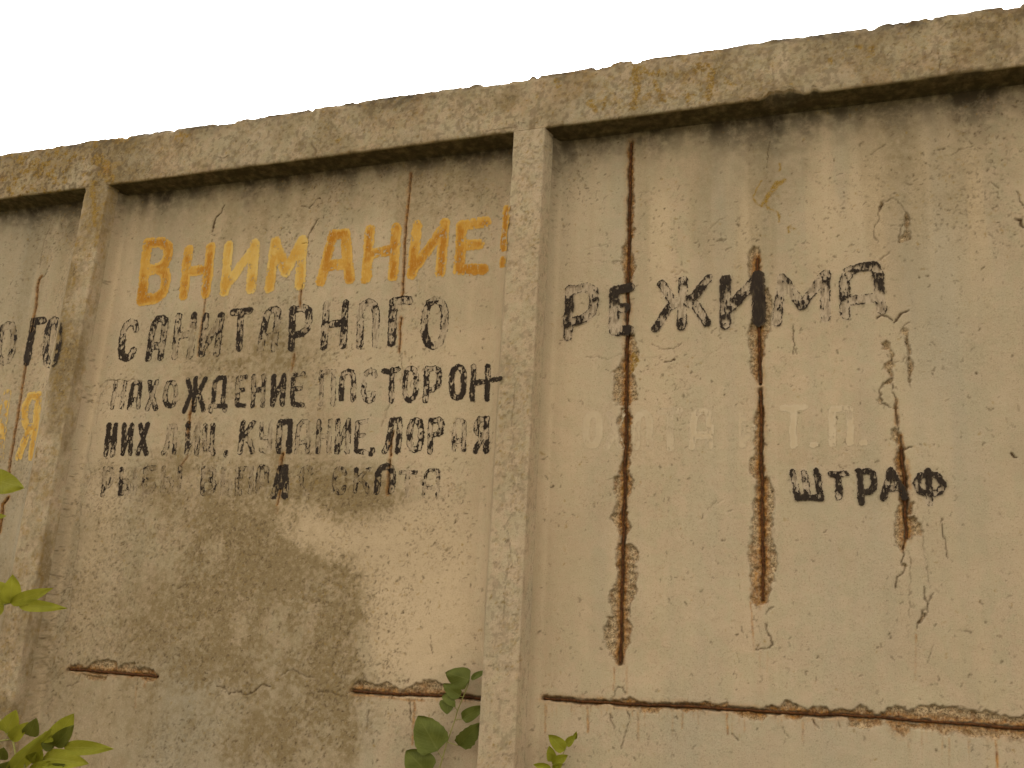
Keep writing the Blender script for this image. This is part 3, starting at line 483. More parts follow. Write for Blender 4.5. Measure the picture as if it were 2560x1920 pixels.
# ------------------------------------------------------------------ fields on the wall surface
def wobble(P):
    out = []
    for (ax, az), (bx, bz) in zip(P[:-1], P[1:]):
        n = max(1, int(math.hypot(bx - ax, bz - az) / .012))
        for i in range(n): out.append((ax + (bx - ax) * i / n, az + (bz - az) * i / n))
    out.append(P[-1]); upright = abs(P[0][0] - P[-1][0]) < abs(P[0][1] - P[-1][1])
    res = []
    for x, z in out:
        o = (float(fbm((z if upright else x) * 14, 3.3, 5, 3)) - .5) * .0075
        res.append((x + o, z) if upright else (x, z + o))
    return res
class Field:
    """height and stain masks sampled on the tensor grid U x Z"""
    def __init__(s, U, Z, front):
        s.U, s.Z, s.front = U, Z, front
        s.uu, s.zz = np.meshgrid(U, Z); s.uu = s.uu.astype(np.float32); s.zz = s.zz.astype(np.float32)
        sh = s.uu.shape
        s.wx = (fbm(s.uu * 120, s.zz * 120, 3, 3) - .5) * .010 + (fbm(s.uu * 30, s.zz * 30, 7, 2) - .5) * .012
        s.wz = (fbm(s.uu * 120 + 50, s.zz * 120, 5, 3) - .5) * .010 + (fbm(s.uu * 30 + 9, s.zz * 30, 8, 2) - .5) * .012
        for c in ('grime', 'lichen', 'rust', 'crack', 'spall', 'pale', 'tone', 'light', 'h', 'black', 'stain'): setattr(s, c, np.zeros(sh, np.float32))
        s.cell = max(.0016, float(np.min(np.diff(Z))) * .9)
    def win(s, pts, m):
        xs = [p[0] for p in pts]; zs = [p[1] for p in pts]
        i0, i1 = np.searchsorted(s.U, [min(xs) - m, max(xs) + m]); j0, j1 = np.searchsorted(s.Z, [min(zs) - m, max(zs) + m])
        return (slice(j0, j1), slice(i0, i1)) if i1 > i0 and j1 > j0 else None
    def dist(s, w, pts, warp):
        x = s.uu[w] + s.wx[w] * warp; z = s.zz[w] + s.wz[w] * warp; best = np.full(x.shape, 9.0, np.float32)
        if len(pts) == 1: pts = [pts[0], pts[0]]
        for (ax, az), (bx, bz) in zip(pts[:-1], pts[1:]):
            dx, dz = bx - ax, bz - az; L = dx * dx + dz * dz + 1e-12
            t = np.clip(((x - ax) * dx + (z - az) * dz) / L, 0, 1)
            best = np.minimum(best, np.hypot(x - ax - t * dx, z - az - t * dz))
        return best
    def line(s, ch, pts, hw, amt=1.0, warp=0.0, depth=0.0, soft=None):
        w = s.win(pts, hw + .02)
        if w is None: return
        d = s.dist(w, pts, warp); c = soft or s.cell
        cov = np.clip((hw + c * .5 - d) / c, 0, 1)
        if ch == 'crack': cov = cov * np.clip(.35 + 1.25 * fbm(s.uu[w] * 85, s.zz[w] * 85, 1, 3), 0, 1)
        if hw < s.cell * .5: cov = cov * min(1.0, hw * 2.4 / s.cell)
        a = getattr(s, ch); a[w] = np.maximum(a[w], cov * amt)
        if depth: s.h[w] = np.minimum(s.h[w], -depth * cov)
    def polygon(s, pts, warp=.7):
        w = s.win(pts, .02)
        if w is None: return None
        x = s.uu[w] + s.wx[w] * warp; z = s.zz[w] + s.wz[w] * warp
        inside = np.zeros(x.shape, bool); n = len(pts)
        for k in range(n):
            (ax, az), (bx, bz) = pts[k], pts[(k + 1) % n]
            if az == bz: continue
            inside ^= ((az > z) != (bz > z)) & (x < (bx - ax) * (z - az) / (bz - az) + ax)
        return w, inside, s.dist(w, list(pts) + [pts[0]], warp)
    def soft(s, ch, pts, amt, sf, mod=1.0):
        m = sf * 2; w = s.win(pts, m + .02)
        if w is None: return
        x = s.uu[w] + s.wx[w] * 2 + (fbm(s.uu[w] * 7, s.zz[w] * 7, 3, 3) - .5) * sf * 2.5; z = s.zz[w] + s.wz[w] * 2
        inside = np.zeros(x.shape, bool); n = len(pts); best = np.full(x.shape, 9.0, np.float32)
        for k in range(n):
            (ax, az), (bx, bz) = pts[k], pts[(k + 1) % n]
            dx, dz = bx - ax, bz - az; t = np.clip(((x - ax) * dx + (z - az) * dz) / (dx * dx + dz * dz + 1e-12), 0, 1)
            best = np.minimum(best, np.hypot(x - ax - t * dx, z - az - t * dz))
            if az != bz: inside ^= ((az > z) != (bz > z)) & (x < (bx - ax) * (z - az) / (bz - az) + ax)
        sd = np.where(inside, best, -best); a = getattr(s, ch)
        a[w] = a[w] + amt * sstep(-sf, sf, sd) * (mod[w] if hasattr(mod, 'shape') else mod)
    def blobs(s, ch, lst, Y, mod=None):
        a = getattr(s, ch)
        for cx, cy, rx, ry, amt in lst:
            x0, z0 = at(cx, cy, Y); xr = abs(at(cx + rx, cy, Y)[0] - at(cx - rx, cy, Y)[0]) / 2; zr = abs(at(cx, cy + ry, Y)[1] - at(cx, cy - ry, Y)[1]) / 2
            w = s.win([(x0 - 2.2 * xr, z0 - 2.2 * zr), (x0 + 2.2 * xr, z0 + 2.2 * zr)], 0)
            if w is None: continue
            q = ((s.uu[w] - x0) / xr) ** 2 + ((s.zz[w] - z0) / zr) ** 2
            q = q * (.55 + .9 * (fbm(s.uu[w] * 9, s.zz[w] * 7, 2, 4)))
            a[w] = a[w] + amt * np.exp(-q * q * .55) * (1 if mod is None else mod[w])

def flecks(F, n, dens, ch, sizes, seed, amt=(.45, 1.0), Y=D):
    r = np.random.default_rng(abs(seed)); U0, U1 = F.U[0], F.U[-1]; Z0, Z1 = max(F.Z[0], 1.25), F.Z[-1]
    x = r.uniform(U0, U1, n); z = r.uniform(Z0, Z1, n)
    ok = dens(x, z) > r.random(n)
    for x0, z0 in zip(x[ok], z[ok]):
        L = sizes[0] + (sizes[1] - sizes[0]) * r.random() ** 2.2 * (2.0 if r.random() < .06 else 1); th = r.normal(1.0, 1.2)
        pts = [(x0, z0)]
        for q in range(3):
            pts.append((pts[-1][0] + math.cos(th) * L / 3, pts[-1][1] + math.sin(th) * L / 3)); th += r.normal(0, .9)
        F.line(ch, pts, r.uniform(.0004, .0009) + .0013 * r.random() ** 3, r.uniform(*amt), .7, .0006)

def to_px(X, Y, Z):
    p = RM.T @ np.array([X, Y + np.zeros_like(X), Z - EYE]); return 1280 + FPX * p[0] / p[2], 960 + FPX * p[1] / p[2]
DENS = [(700, 1480, 280, 170, 1.0), (450, 1300, 260, 180, .55), (500, 1700, 400, 240, .75), (140, 1250, 90, 380, .75), (60, 1600, 120, 300, .6), (650, 900, 350, 80, .40), (600, 1240, 400, 60, .5),
        (800, 600, 400, 150, .25), (850, 450, 500, 60, .4), (1100, 1200, 100, 200, .2), (170, 700, 70, 300, .65), (1950, 450, 120, 150, .35), (2450, 450, 200, 180, .30), (1500, 500, 200, 150, .10), (1750, 960, 120, 60, .16), (2000, 1850, 500, 80, .10)]
def dens_panel(x, z):
    px, py = to_px(x, np.full_like(x, D), z); s = np.where(px > 1330, .060, .11)
    for cx, cy, rx, ry, a in DENS: s = s + a * np.exp(-((px - cx) / rx) ** 2 - ((py - cy) / ry) ** 2)
    return s * (.25 + 1.5 * sstep(.42, .62, fbm(x * 6, z * 6, 4, 4)))
def dens_front(x, z):
    px, py = to_px(x, np.full_like(x, D - RIB), z)
    onface = (z > 3.2) | np.any([(x > a_ + .004) & (x < b_ - .004) for a_, b_ in RX], axis=0)
    return onface * (.30 + .5 * np.exp(-((px - 1650) / 260) ** 2) * (z > 3.2) + .35 * (px < 420)) * (.3 + 1.4 * sstep(.4, .62, fbm(x * 8, z * 8, 6, 4)))

def common(F):
    u, z = F.uu, F.zz
    F.base = (fbm(u * 2.2, z * 2.2, 1, 3) - .5) * .006 + (fbm(u * 25, z * 25, 2, 3) - .5) * .0011 + (fbm(u * 140, z * 140, 9, 2) - .5) * .0006

def panel_field(U, Z, u0, u1, detail):
    F = Field(U, Z, False); common(F); u, z = F.uu, F.zz
    # dirt washed down from under the beam, plus the beam's soft shadow painted in
    dz = Z_SOF - .012 - z; L = .045 + .025 * (u0 > -1) + .060 * vnoise(U * 7, U * 0 + 3, 2)[None, :] ** 2 + .06 * vnoise(U * 2.3, U * 0 + 8, 5)[None, :] ** 3
    drip = np.clip(vnoise(U * 22, U * 0 + 5, 4) * 1.3 - .3, 0, 1)[None, :]
    edge = .72 * np.exp(-(np.clip(dz, 0, 9) / (L * 1.3)) ** 1.1) * (.65 + .7 * fbm(u * 14, z * 6, 6, 4))
    F.grime += edge + .20 * drip * np.exp(-np.clip(dz, 0, 9) / .22) + .20 * sstep(.46, .72, fbm(u * 7, z * 1.6, 8, 4)) * np.exp(-np.clip(dz, 0, 9) / .35)
    F.grime += .10 * np.exp(-np.abs(u - u0) / .010) * (z > 1)
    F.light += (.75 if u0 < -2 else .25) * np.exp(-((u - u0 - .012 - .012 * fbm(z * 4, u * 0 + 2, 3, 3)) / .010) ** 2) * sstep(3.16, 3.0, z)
    F.tone += .30 * sstep(.5, .75, fbm(u * 9, z * .8, 3, 4))
    F.light += .25 * sstep(.52, .75, fbm(u * 11 + 4, z * .9, 10, 4)) + .55 * sstep(.50, .66, fbm(u * 15 + 4, z * 1.1, 4, 3)) * np.exp(-((z - 2.95) / .22) ** 2)
    F.stain += .30 * sstep(.50, .68, fbm(u * 13 + 9, z * 1.0, 7, 3)) * sstep(2.4, 3.1, z) + .10 * sstep(.45, .7, fbm(u * 5, z * 4, 11, 5))
    F.grime += .06 * sstep(.5, .7, fbm(u * 3, z * 3, 7, 5))
    # fillets where panel meets ribs and beam
    f = .030
    F.fil = (np.clip(1 - (u - u0) / f, 0, 1) ** 2 + np.clip(1 - (Z_SOF - .012 - z) / .02, 0, 1) ** 2) * .009 + rib_profile(u, z)
    if detail:
        for poly, amt, sf in DAMP: F.soft('stain', A(poly), amt * 1.12, sf, (.50 + .9 * fbm(u * 30, z * 22, 6, 4)) * (.45 + 1.1 * sstep(.3, .65, fbm(u * 6, z * 3.5, 2, 4))))
        for poly, amt, sf in WASHED: F.soft('light', A(poly), amt, sf)
        mod = .25 + 1.3 * sstep(.38, .62, fbm(u * 16, z * 16, 1, 5))
        F.blobs('stain', GRIME, D, (.5 + .5 * mod) * .85 * (.55 + .8 * sstep(.4, .6, fbm(u * 90, z * 90, 4, 3)))); F.blobs('light', LIGHT, D); F.blobs('tone', TONE, D)
        flecks(F, int(52000 * (u1 - u0) / 1.68), dens_panel, 'crack', (.003, .012), 5 + int(u0 * 10), (.35, .9))
        flecks(F, int(13000 * (u1 - u0) / 1.68), dens_panel, 'lichen', (.003, .010), 8 + int(u0 * 10), (.3, .8))
        br = np.random.default_rng(17)
        for pts, hw, a in CRACK:
            P = A(pts); F.line('crack', P, hw, a, .9, .0035)
            if len(pts) > 2 and hw < .0025:
                for q in range(1, len(P)):                    # hair cracks fork off
                    if br.random() < .55:
                        x0, z0 = P[q]; th = br.uniform(0, 6.28); L0 = br.uniform(.008, .030); th2 = th + br.normal(0, .6)
                        F.line('crack', [(x0, z0), (x0 + math.cos(th) * L0, z0 + math.sin(th) * L0), (x0 + math.cos(th) * L0 + math.cos(th2) * L0 * .7, z0 + math.sin(th) * L0 + math.sin(th2) * L0 * .7)], .0005, a * .55, .9, .001)
        for pts, hw, a in RCRACK:
            F.line('rust', A(pts), hw + .004, a * .55, .6, soft=.006); F.line('rust', A(pts), hw, a, .35); F.line('crack', A(pts), hw * .6, a * .85, .3, .010)
        for pts, hw in LICHEN: F.line('lichen', A(pts), hw, .95, 1.0)
        for pts, hw, a in RUSTDRIP:
            F.line('rust', A(pts), hw * .7, a * .85, .35 if hw < .0056 else 1.0, soft=.004 if hw < .0056 else hw * 1.6)
        if u0 > -1:
            rr = np.random.default_rng(3)
            for q in range(60):
                px = rr.uniform(1365, 2560); y0 = np.interp(px, [p[0] for p in BAR_H[0]], [p[1] for p in BAR_H[0]]) + 8; ln = rr.uniform(10, 45) + 60 * (rr.random() < .15)
                F.line('rust', A([(px, y0), (px, y0 + ln * .6)]), .0010 + .0015 * rr.random(), rr.uniform(.15, .45), .2, soft=.004); F.line('rust', A([(px, y0), (px + 1, y0 + ln)]), .001, .15, .2, soft=.004)
        for L_ in LETTERS:
            if L_['ink'] in (BLK, WHT):
                m = px_size(L_['xc'], L_['yc']); hw = L_['hw'] * m
                for s in L_['strokes']:
                    F.line('pale', s, hw + .001, (.55 if L_['xc'] > 1330 else .28) if L_['ink'] == BLK else .20, .25, soft=.003)
                    if L_['ink'] == BLK: F.line('black', s, hw, 1.0, .25, soft=.003)
        res = F.black * (.14 + .42 * sstep(.45, .7, fbm(u * 260, z * 60, 2, 3)))
        F.crack = np.maximum(F.crack, res * .9)
        # spalled concrete
        rough = (fbm(u * 95, z * 95, 5, 4) - .5) + .8 * (np.abs(fbm(u * 38, z * 38, 9, 3) - .5))
        for poly in SPALL:
            q = F.polygon(A(poly), 1.25)
            if q is None: continue
            w, ins, d = q
            dep = np.where(ins, np.minimum(d / .0035, 1), 0)
            F.spall[w] = np.maximum(F.spall[w], dep * .96)
            F.h[w] = np.minimum(F.h[w], np.where(ins, -dep * (.0065 + rough[w] * .015), 0))
            rim_shade = np.clip(1 - np.abs(d - .0004) / .0022, 0, 1) * (.25 + .9 * sstep(.4, .6, fbm(u[w] * 60, z[w] * 60, 3, 3)))
            F.crack[w] = np.maximum(F.crack[w], rim_shade * .42)  # edge shading of the spalls strengthened in the colour, with dirt in it
        for lst, rad, wide in ((BAR_V, .0044, 1), (BAR_H, .0046, 1), (BAR_M, .0040, 1)):
            for p in lst:
                P = wobble(A(p)); w = F.win(P, .03)
                if w is None: continue
                d = F.dist(w, P, .45) + (fbm(u[w] * 55, z[w] * 55, 7, 3) - .5) * .006
                F.h[w] = np.minimum(F.h[w], -np.clip((.0078 - d) / .0035, 0, 1) * .011)
                F.crack[w] = np.maximum(F.crack[w], np.clip((.0062 - d) / .003, 0, 1) * .86)
                F.rust[w] = np.maximum(F.rust[w], np.clip((.0200 - d) / .014, 0, 1) * (.10 + .5 * np.clip(F.spall[w], 0, 1) + .6 * fbm(u[w] * 40, z[w] * 15, 6, 3)))
    return F

def front_field(U, Z, detail, beam, NU=None):
    F = Field(U, Z, True); common(F); u, z = F.uu, F.zz; Y = D - RIB
    if NU is not None: u = np.tile(NU[None, :].astype(np.float32), (len(Z), 1))
    F.base = F.base + (fbm(u * 60, z * 60, 4, 4) - .5) * .0026
    F.grime += .10 * sstep(.45, .7, fbm(u * 5, z * 9, 3, 5)); F.tone += .25 * sstep(.5, .7, fbm(u * 4, z * 4, 9, 4))
    if beam:
        t = (Z_TOP - z)
        F.grime += (.85 * np.exp(-(t / (.014 + .045 * vnoise(u * 6, z * 0, 1) ** 2)) ** 1.4)) * (.35 + 1.1 * fbm(u * 40, z * 60, 2, 4))
        F.grime += .18 * sstep(.5, .72, fbm(u * 18, z * 3, 6, 4)) * np.exp(-t / .10)
        F.light += .8 * np.exp(-((z - Z_SOF) / .007) ** 2) * sstep(.35, .6, fbm(u * 9, z * 9, 4, 3))
        F.stain += .40 * sstep(.45, .66, fbm(u * 12, z * 10, 11, 5))
        left = sstep(-2.35, -2.7, u)
        F.rust += .34 * sstep(.5, .68, fbm(u * 9, z * 12, 7, 4)) * (.35 + .65 * left)
        F.lichen += sstep(.54, .64, fbm(u * 45, z * 45, 8, 4)) * (.80 * left + .75 * np.exp(-((u + .53) / .23) ** 2) * sstep(3.28, 3.33, z) * .8 + .10)
        F.crack += .48 * sstep(.55, .66, fbm(u * 85, z * 70, 10, 3)) * (.8 + .4 * left)
        F.lichen += .30 * left * sstep(.42, .6, fbm(u * 12, z * 12, 5, 4))
    else:
        left = sstep(-2.3, -2.6, u)
        F.lichen += sstep(.58, .68, fbm(u * 45, z * 45, 8, 4)) * (.45 * left + .05) + .35 * left * sstep(2.5, 3.2, z) * sstep(.45, .6, fbm(u * 20, z * 20, 5, 4))
        F.crack += .25 * sstep(.58, .70, fbm(u * 85, z * 70, 10, 3)); F.grime += .12 * left * sstep(.45, .7, fbm(u * 8, z * 5, 1, 5))
    if detail:
        F.stain += (.60 * left + (.24 if beam else .13)) * sstep(.35, .65, fbm(u * 7, z * 5, 2, 5)) * (.6 if beam else 1)
        F.blobs('stain', FGRIME, Y, .3 + 1.2 * sstep(.38, .62, fbm(u * 16, z * 16, 1, 5)))
        area = (U[-1] - U[0]) * (Z[-1] - max(Z[0], 1.25))
        flecks(F, int(24000 * area), dens_front, 'crack', (.003, .012), 21 + int(U[0] * 9), (.3, .85)); flecks(F, int(16000 * area), dens_front, 'lichen', (.004, .012), 33 + int(U[0] * 9), (.35, .9))
        for pts, hw, a in FCRACK: F.line('crack', A(pts, Y), hw, a, .6, .003)
        for pts, hw in FLICHEN: F.line('lichen', A(pts, Y), hw, .9, 1.9)
    return F

def masks(me, F, order=None):
    c = lambda a: np.clip(a, 0, 1)
    a = np.stack([c(F.grime), c(F.lichen), c(F.rust), c(F.crack)], -1).reshape(-1, 4); b = np.stack([c(F.spall), c(F.pale), c(F.tone), c(F.light)], -1).reshape(-1, 4)
    st = F.stain if F.stain.size * 4 == a.size else np.zeros(a.shape[0])
    attr(me, 'mask_a', a); attr(me, 'mask_b', b); attr(me, 'mask_c', np.repeat(c(st).reshape(-1, 1), 4, 1))

def spaced(knots):                # [(x0, x1, step), ...] -> sorted coordinates
    out = []
    for a, b, st in knots:
        n = max(1, int(round((b - a) / st))); out += list(np.linspace(a, b, n, endpoint=False))
    out.append(knots[-1][1]); return np.array(out)
ZARR = spaced([(0.0, 1.28, .04), (1.28, Z_SOF - .012, .0030)])
ZCOARSE = spaced([(0.0, 3.0, .05), (3.0, Z_SOF - .012, .02)])

wall = empty('concrete_wall', (0, D, 0))
tag(wall, 'tall weathered tan concrete wall with hand-painted Cyrillic warnings and rusty exposed bars', 'wall')
def place(o): o.location = (0, 0, 0); o.matrix_parent_inverse = Matrix.Translation((0, -D, 0)); return o

PANELS = []
edges = [(-6.2, RX[0][0] - DRAFT, False)] + [(RX[i][1] + DRAFT, RX[i + 1][0] - DRAFT, True) for i in range(4)] + [(RX[4][1] + DRAFT, 4.2, False)]
plabels = {1: 'left bay of the wall with the ends of painted words', 2: 'middle bay of the wall with the yellow heading and black lines', 3: 'right bay of the wall with three rusty upright cracks'}
for i, (u0, u1, _) in enumerate(edges):
    det = i in (1, 2, 3)
    if i == 1: U = spaced([(u0, -3.45, .03), (-3.45, u1, .0040)])
    elif i == 2: U = spaced([(u0, u1, .0031)])
    elif i == 3: U = spaced([(u0, .535, .0027), (.535, u1, .01)])
    else: U = spaced([(u0, u1, .04)])
    Z = ZARR if det else ZCOARSE
    F = panel_field(U, Z, u0, u1, det)
    H = F.base + F.h + F.fil
    V = np.stack([F.uu, D - H, F.zz], -1)
    me = fastmesh('wall_panel', V, gridquads(len(Z), len(U))); masks(me, F)
    o = place(link('wall_panel', me, M_PANEL, wall))
    if i in plabels: o['label'] = plabels[i]
    PANELS.append((u0, u1, U, Z, H, o))

# ribs: flank, face, flank in one swept profile
for i, (a, b) in enumerate(RX):
    det = i in (1, 2)
    fs = .0035 if det else .02; Z = spaced([(0, 1.28, .04), (1.28, Z_SOF, .0035)]) if det else np.append(ZCOARSE[:-1], Z_SOF)
    nf = 14 if det else 4
    UL = np.linspace(a - DRAFT, a, nf + 1); UF = spaced([(a, b, fs)]); UR = np.linspace(b, b + DRAFT, nf + 1)
    U = np.concatenate([UL[:-1], UF, UR[1:]])
    F = front_field(U, Z, det, False, U - 5.7 * np.clip(a - U, 0, 1) + 5.7 * np.clip(U - b, 0, 1))
    # face 0..1: 0 at the panel, 1 on the face; arrises slightly rounded and nibbled
    prof = rib_profile(F.uu, F.zz) / RIB
    fil0 = .009 * np.clip((U - b) / DRAFT, 0, 1)[None, :] * .9
    ed = np.minimum(np.abs(F.uu - a), np.abs(F.uu - b)); nib = .0028 * np.exp(-ed / .004) * (.6 + 2.2 * sstep(.58, .75, fbm(F.zz * 14, F.uu * 3, 2, 4)))
    joint = sstep(Z_SOF, Z_SOF - .02, F.zz)
    H = F.base - nib * joint + fil0
    flank = np.clip((F.uu - b) / DRAFT, 0, 1)
    F.grime = F.grime * (1 - .6 * flank) + .55 * np.clip(1.2 - prof, 0, 1) * np.exp(-(Z_SOF - F.zz) / .06) + .06 * flank  # painted shadow band under the beam carried onto the rib tops
    V = np.stack([F.uu, D - prof * RIB - H, F.zz], -1)
    me = fastmesh('rib', V, gridquads(len(Z), len(U))); masks(me, F)
    place(link('rib', me, M_RIB, wall))

# top beam: swept profile soffit -> front -> broken top edge -> top -> back, in three runs
for (ua, ub, st, det) in ((-6.2, -3.45, .04, False), (-3.45, .56, .0034, True), (.56, 4.2, .04, False)):
    U = spaced([(ua, ub, st)])
    Zf = spaced([(Z_SOF, Z_TOP, .0032 if det else .02)])
    F = front_field(U, Zf, det, True); nU = len(U)
    inrib = np.zeros(nU)
    for a, b in RX: inrib = np.maximum(inrib, sstep(a - .012, a + .002, U) * sstep(b + .012, b - .002, U))
    chip = .0015 + .0035 * sstep(.5, .8, fbm(U * 12, U * 0, 3, 4))
    for cx, hw, hh in CHIPS:
        x0 = at(cx, 270, D - RIB)[0]; chip = chip + hh * np.clip(1 - np.abs(U - x0) / hw, 0, 1) ** .7 * (.5 + fbm(U * 70, U * 0 + 2, 4, 3))
    chip = chip * (1 - inrib)
    tp = (fbm(U * 5, U * 0 + 7, 1, 4) - .5) * .010 + (fbm(U * 60, U * 0 + 7, 6, 4) - .5) * .009 * sstep(.35, .62, fbm(U * 6, U * 0 + 1, 9, 3)) - .009 * sstep(.63, .68, fbm(U * 13, U * 0 + 4, 2, 3))          # broken top line
    zz = F.zz.copy(); fr = (zz - Z_SOF) / (Z_TOP - Z_SOF)
    zz = zz + fr ** 8 * tp[None, :] + np.clip(1 - (zz - Z_SOF) / .03, 0, 1) * chip[None, :]
    H = F.base - .0035 * np.exp(-(F.zz - Z_SOF) / .004) * (1 - inrib)[None, :]
    tt = np.clip((Z_TOP - F.zz) / .03, 0, 1)
    H -= (1 - tt) ** 2 * (.004 + .012 * fbm(F.uu * 30, F.zz * 50, 5, 4))
    rows = []
    ns = 9
    for q in range(ns):                                     # soffit, back to front
        k = q / ns; y = D + .001 - k * (RIB)
        zl = (Z_SOF - .012 + .012 * k ** .5) + chip * k ** 3 + (fbm(U * 20, U * 0 + k * 3, 2, 3) - .5) * .003 * (1 - inrib)
        rows.append(np.stack([U, np.full(nU, y), zl], -1))
    for j in range(len(Zf)): rows.append(np.stack([U, D - RIB - H[j], zz[j]], -1))
    for q in range(1, 13):                                  # rough top
        k = q / 12; y = D - RIB + k * (RIB + .085)
        zt = zz[-1] + .010 * math.sin(min(k * 6, 1.57)) + (fbm(U * 30, U * 0 + k * 4, 8, 4) - .5) * .014
        rows.append(np.stack([U, y - H[-1] * (1 - k), zt], -1))
    rows.append(np.stack([U, np.full(nU, D + .088), np.full(nU, Z_TOP - .02)], -1)); rows.append(np.stack([U, np.full(nU, D + .088), np.full(nU, Z_SOF - .03)], -1))
    V = np.stack(rows, 0); nR = len(rows)
    def ext(a, sof, top):
        return np.concatenate([np.full((ns, nU), sof), a, np.full((nR - ns - len(Zf), nU), top)], 0)
    F.grime = ext(F.grime, .80, .25); F.lichen = ext(F.lichen, 0, .2)  # soffit darkened by colour: its shade and dirt together
    for c in ('rust', 'spall', 'pale', 'tone', 'light'): setattr(F, c, ext(getattr(F, c), 0, 0))
    F.stain = ext(F.stain, 0, .3)
    F.crack = ext(F.crack, 0, .1)
    me = fastmesh('top_beam', V, gridquads(nR, nU)); masks(me, F)
    place(link('top_beam', me, M_BEAM, wall))

# back of the slab
def box(x0, x1, y0, y1, z0, z1):
    v = [(x, y, z) for x in (x0, x1) for y in (y0, y1) for z in (z0, z1)]
    return fastmesh('box', v, [(0, 1, 3, 2), (4, 6, 7, 5), (0, 4, 5, 1), (2, 3, 7, 6), (0, 2, 6, 4), (1, 5, 7, 3)])
bk = place(link('slab_back', box(-6.19, 4.19, D + .032, D + .07, .0, Z_SOF - .005), M_RIB, wall, False))

# ------------------------------------------------------------------ exposed bars (parts of their bay)
def tube_mesh(P, R, n=10, name='tube'):
    P = [Vector(p) for p in P]; V = []; m = len(P)
    for i, p in enumerate(P):
        t = (P[min(i + 1, m - 1)] - P[max(i - 1, 0)]).normalized(); a = t.cross(Vector((0, 1, 0.01))).normalized(); b = t.cross(a)
        r = R[i] if hasattr(R, '__len__') else R
        for k in range(n): V.append(p + (a * math.cos(2 * math.pi * k / n) + b * math.sin(2 * math.pi * k / n)) * r)
    Q = [(i * n + k, i * n + (k + 1) % n, (i + 1) * n + (k + 1) % n, (i + 1) * n + k) for i in range(m - 1) for k in range(n)]
    return fastmesh(name, V, Q)
def resample(P, step):
    P = [np.array(p, float) for p in P]; out = [P[0]]
    for a, b in zip(P[:-1], P[1:]):
        n = max(1, int(np.linalg.norm(b - a) / step))
        for i in range(1, n + 1): out.append(a + (b - a) * i / n)
    return out
def panel_of(x):
    for p in PANELS:
        if p[0] <= x <= p[1]: return p
    return PANELS[2] if x < -.9 else PANELS[3]
for lst, rad in ((BAR_V, .0030), (BAR_H, .0030), (BAR_M, .0032)):
    for pts in lst:
        P = resample([(x, D + .0045, z) for x, z in wobble(A(pts))], .005)
        R = [rad * (1 + .22 * math.sin(i * 1.9) * (i % 2) + random.uniform(-.12, .12)) for i in range(len(P))]
        P = [(p[0] + random.uniform(-.0003, .0003), p[1] + random.uniform(-.0006, .0006), p[2]) for p in P]
        me = tube_mesh(P, R, 10, 'reinforcing_bar')
        pn = panel_of(P[len(P) // 2][0]); o = link('reinforcing_bar', me, M_BAR, pn[5])

# ------------------------------------------------------------------ painted letters: chipped paint films, each its own part
CELL = .0014
def bilinear(U, Z, H, x, z):
    i = np.clip(np.searchsorted(U, x) - 1, 0, len(U) - 2); j = np.clip(np.searchsorted(Z, z) - 1, 0, len(Z) - 2)
    fx = np.clip((x - U[i]) / (U[i + 1] - U[i]), 0, 1); fz = np.clip((z - Z[j]) / (Z[j + 1] - Z[j]), 0, 1)
    return (H[j, i] * (1 - fx) + H[j, i + 1] * fx) * (1 - fz) + (H[j + 1, i] * (1 - fx) + H[j + 1, i + 1] * fx) * fz
def rib_height(x):
    h = 0
    for a, b in RX:
        h = np.maximum(h, RIB * np.minimum(np.clip((x - (a - DRAFT)) / DRAFT, 0, 1), np.clip(1 - (x - b) / .042, 0, 1) ** 2.2))
    return h
INK = {YEL: M_YELLOW, YLP: M_YELLOWP, BLK: M_BLACK, WHT: M_WHITE}
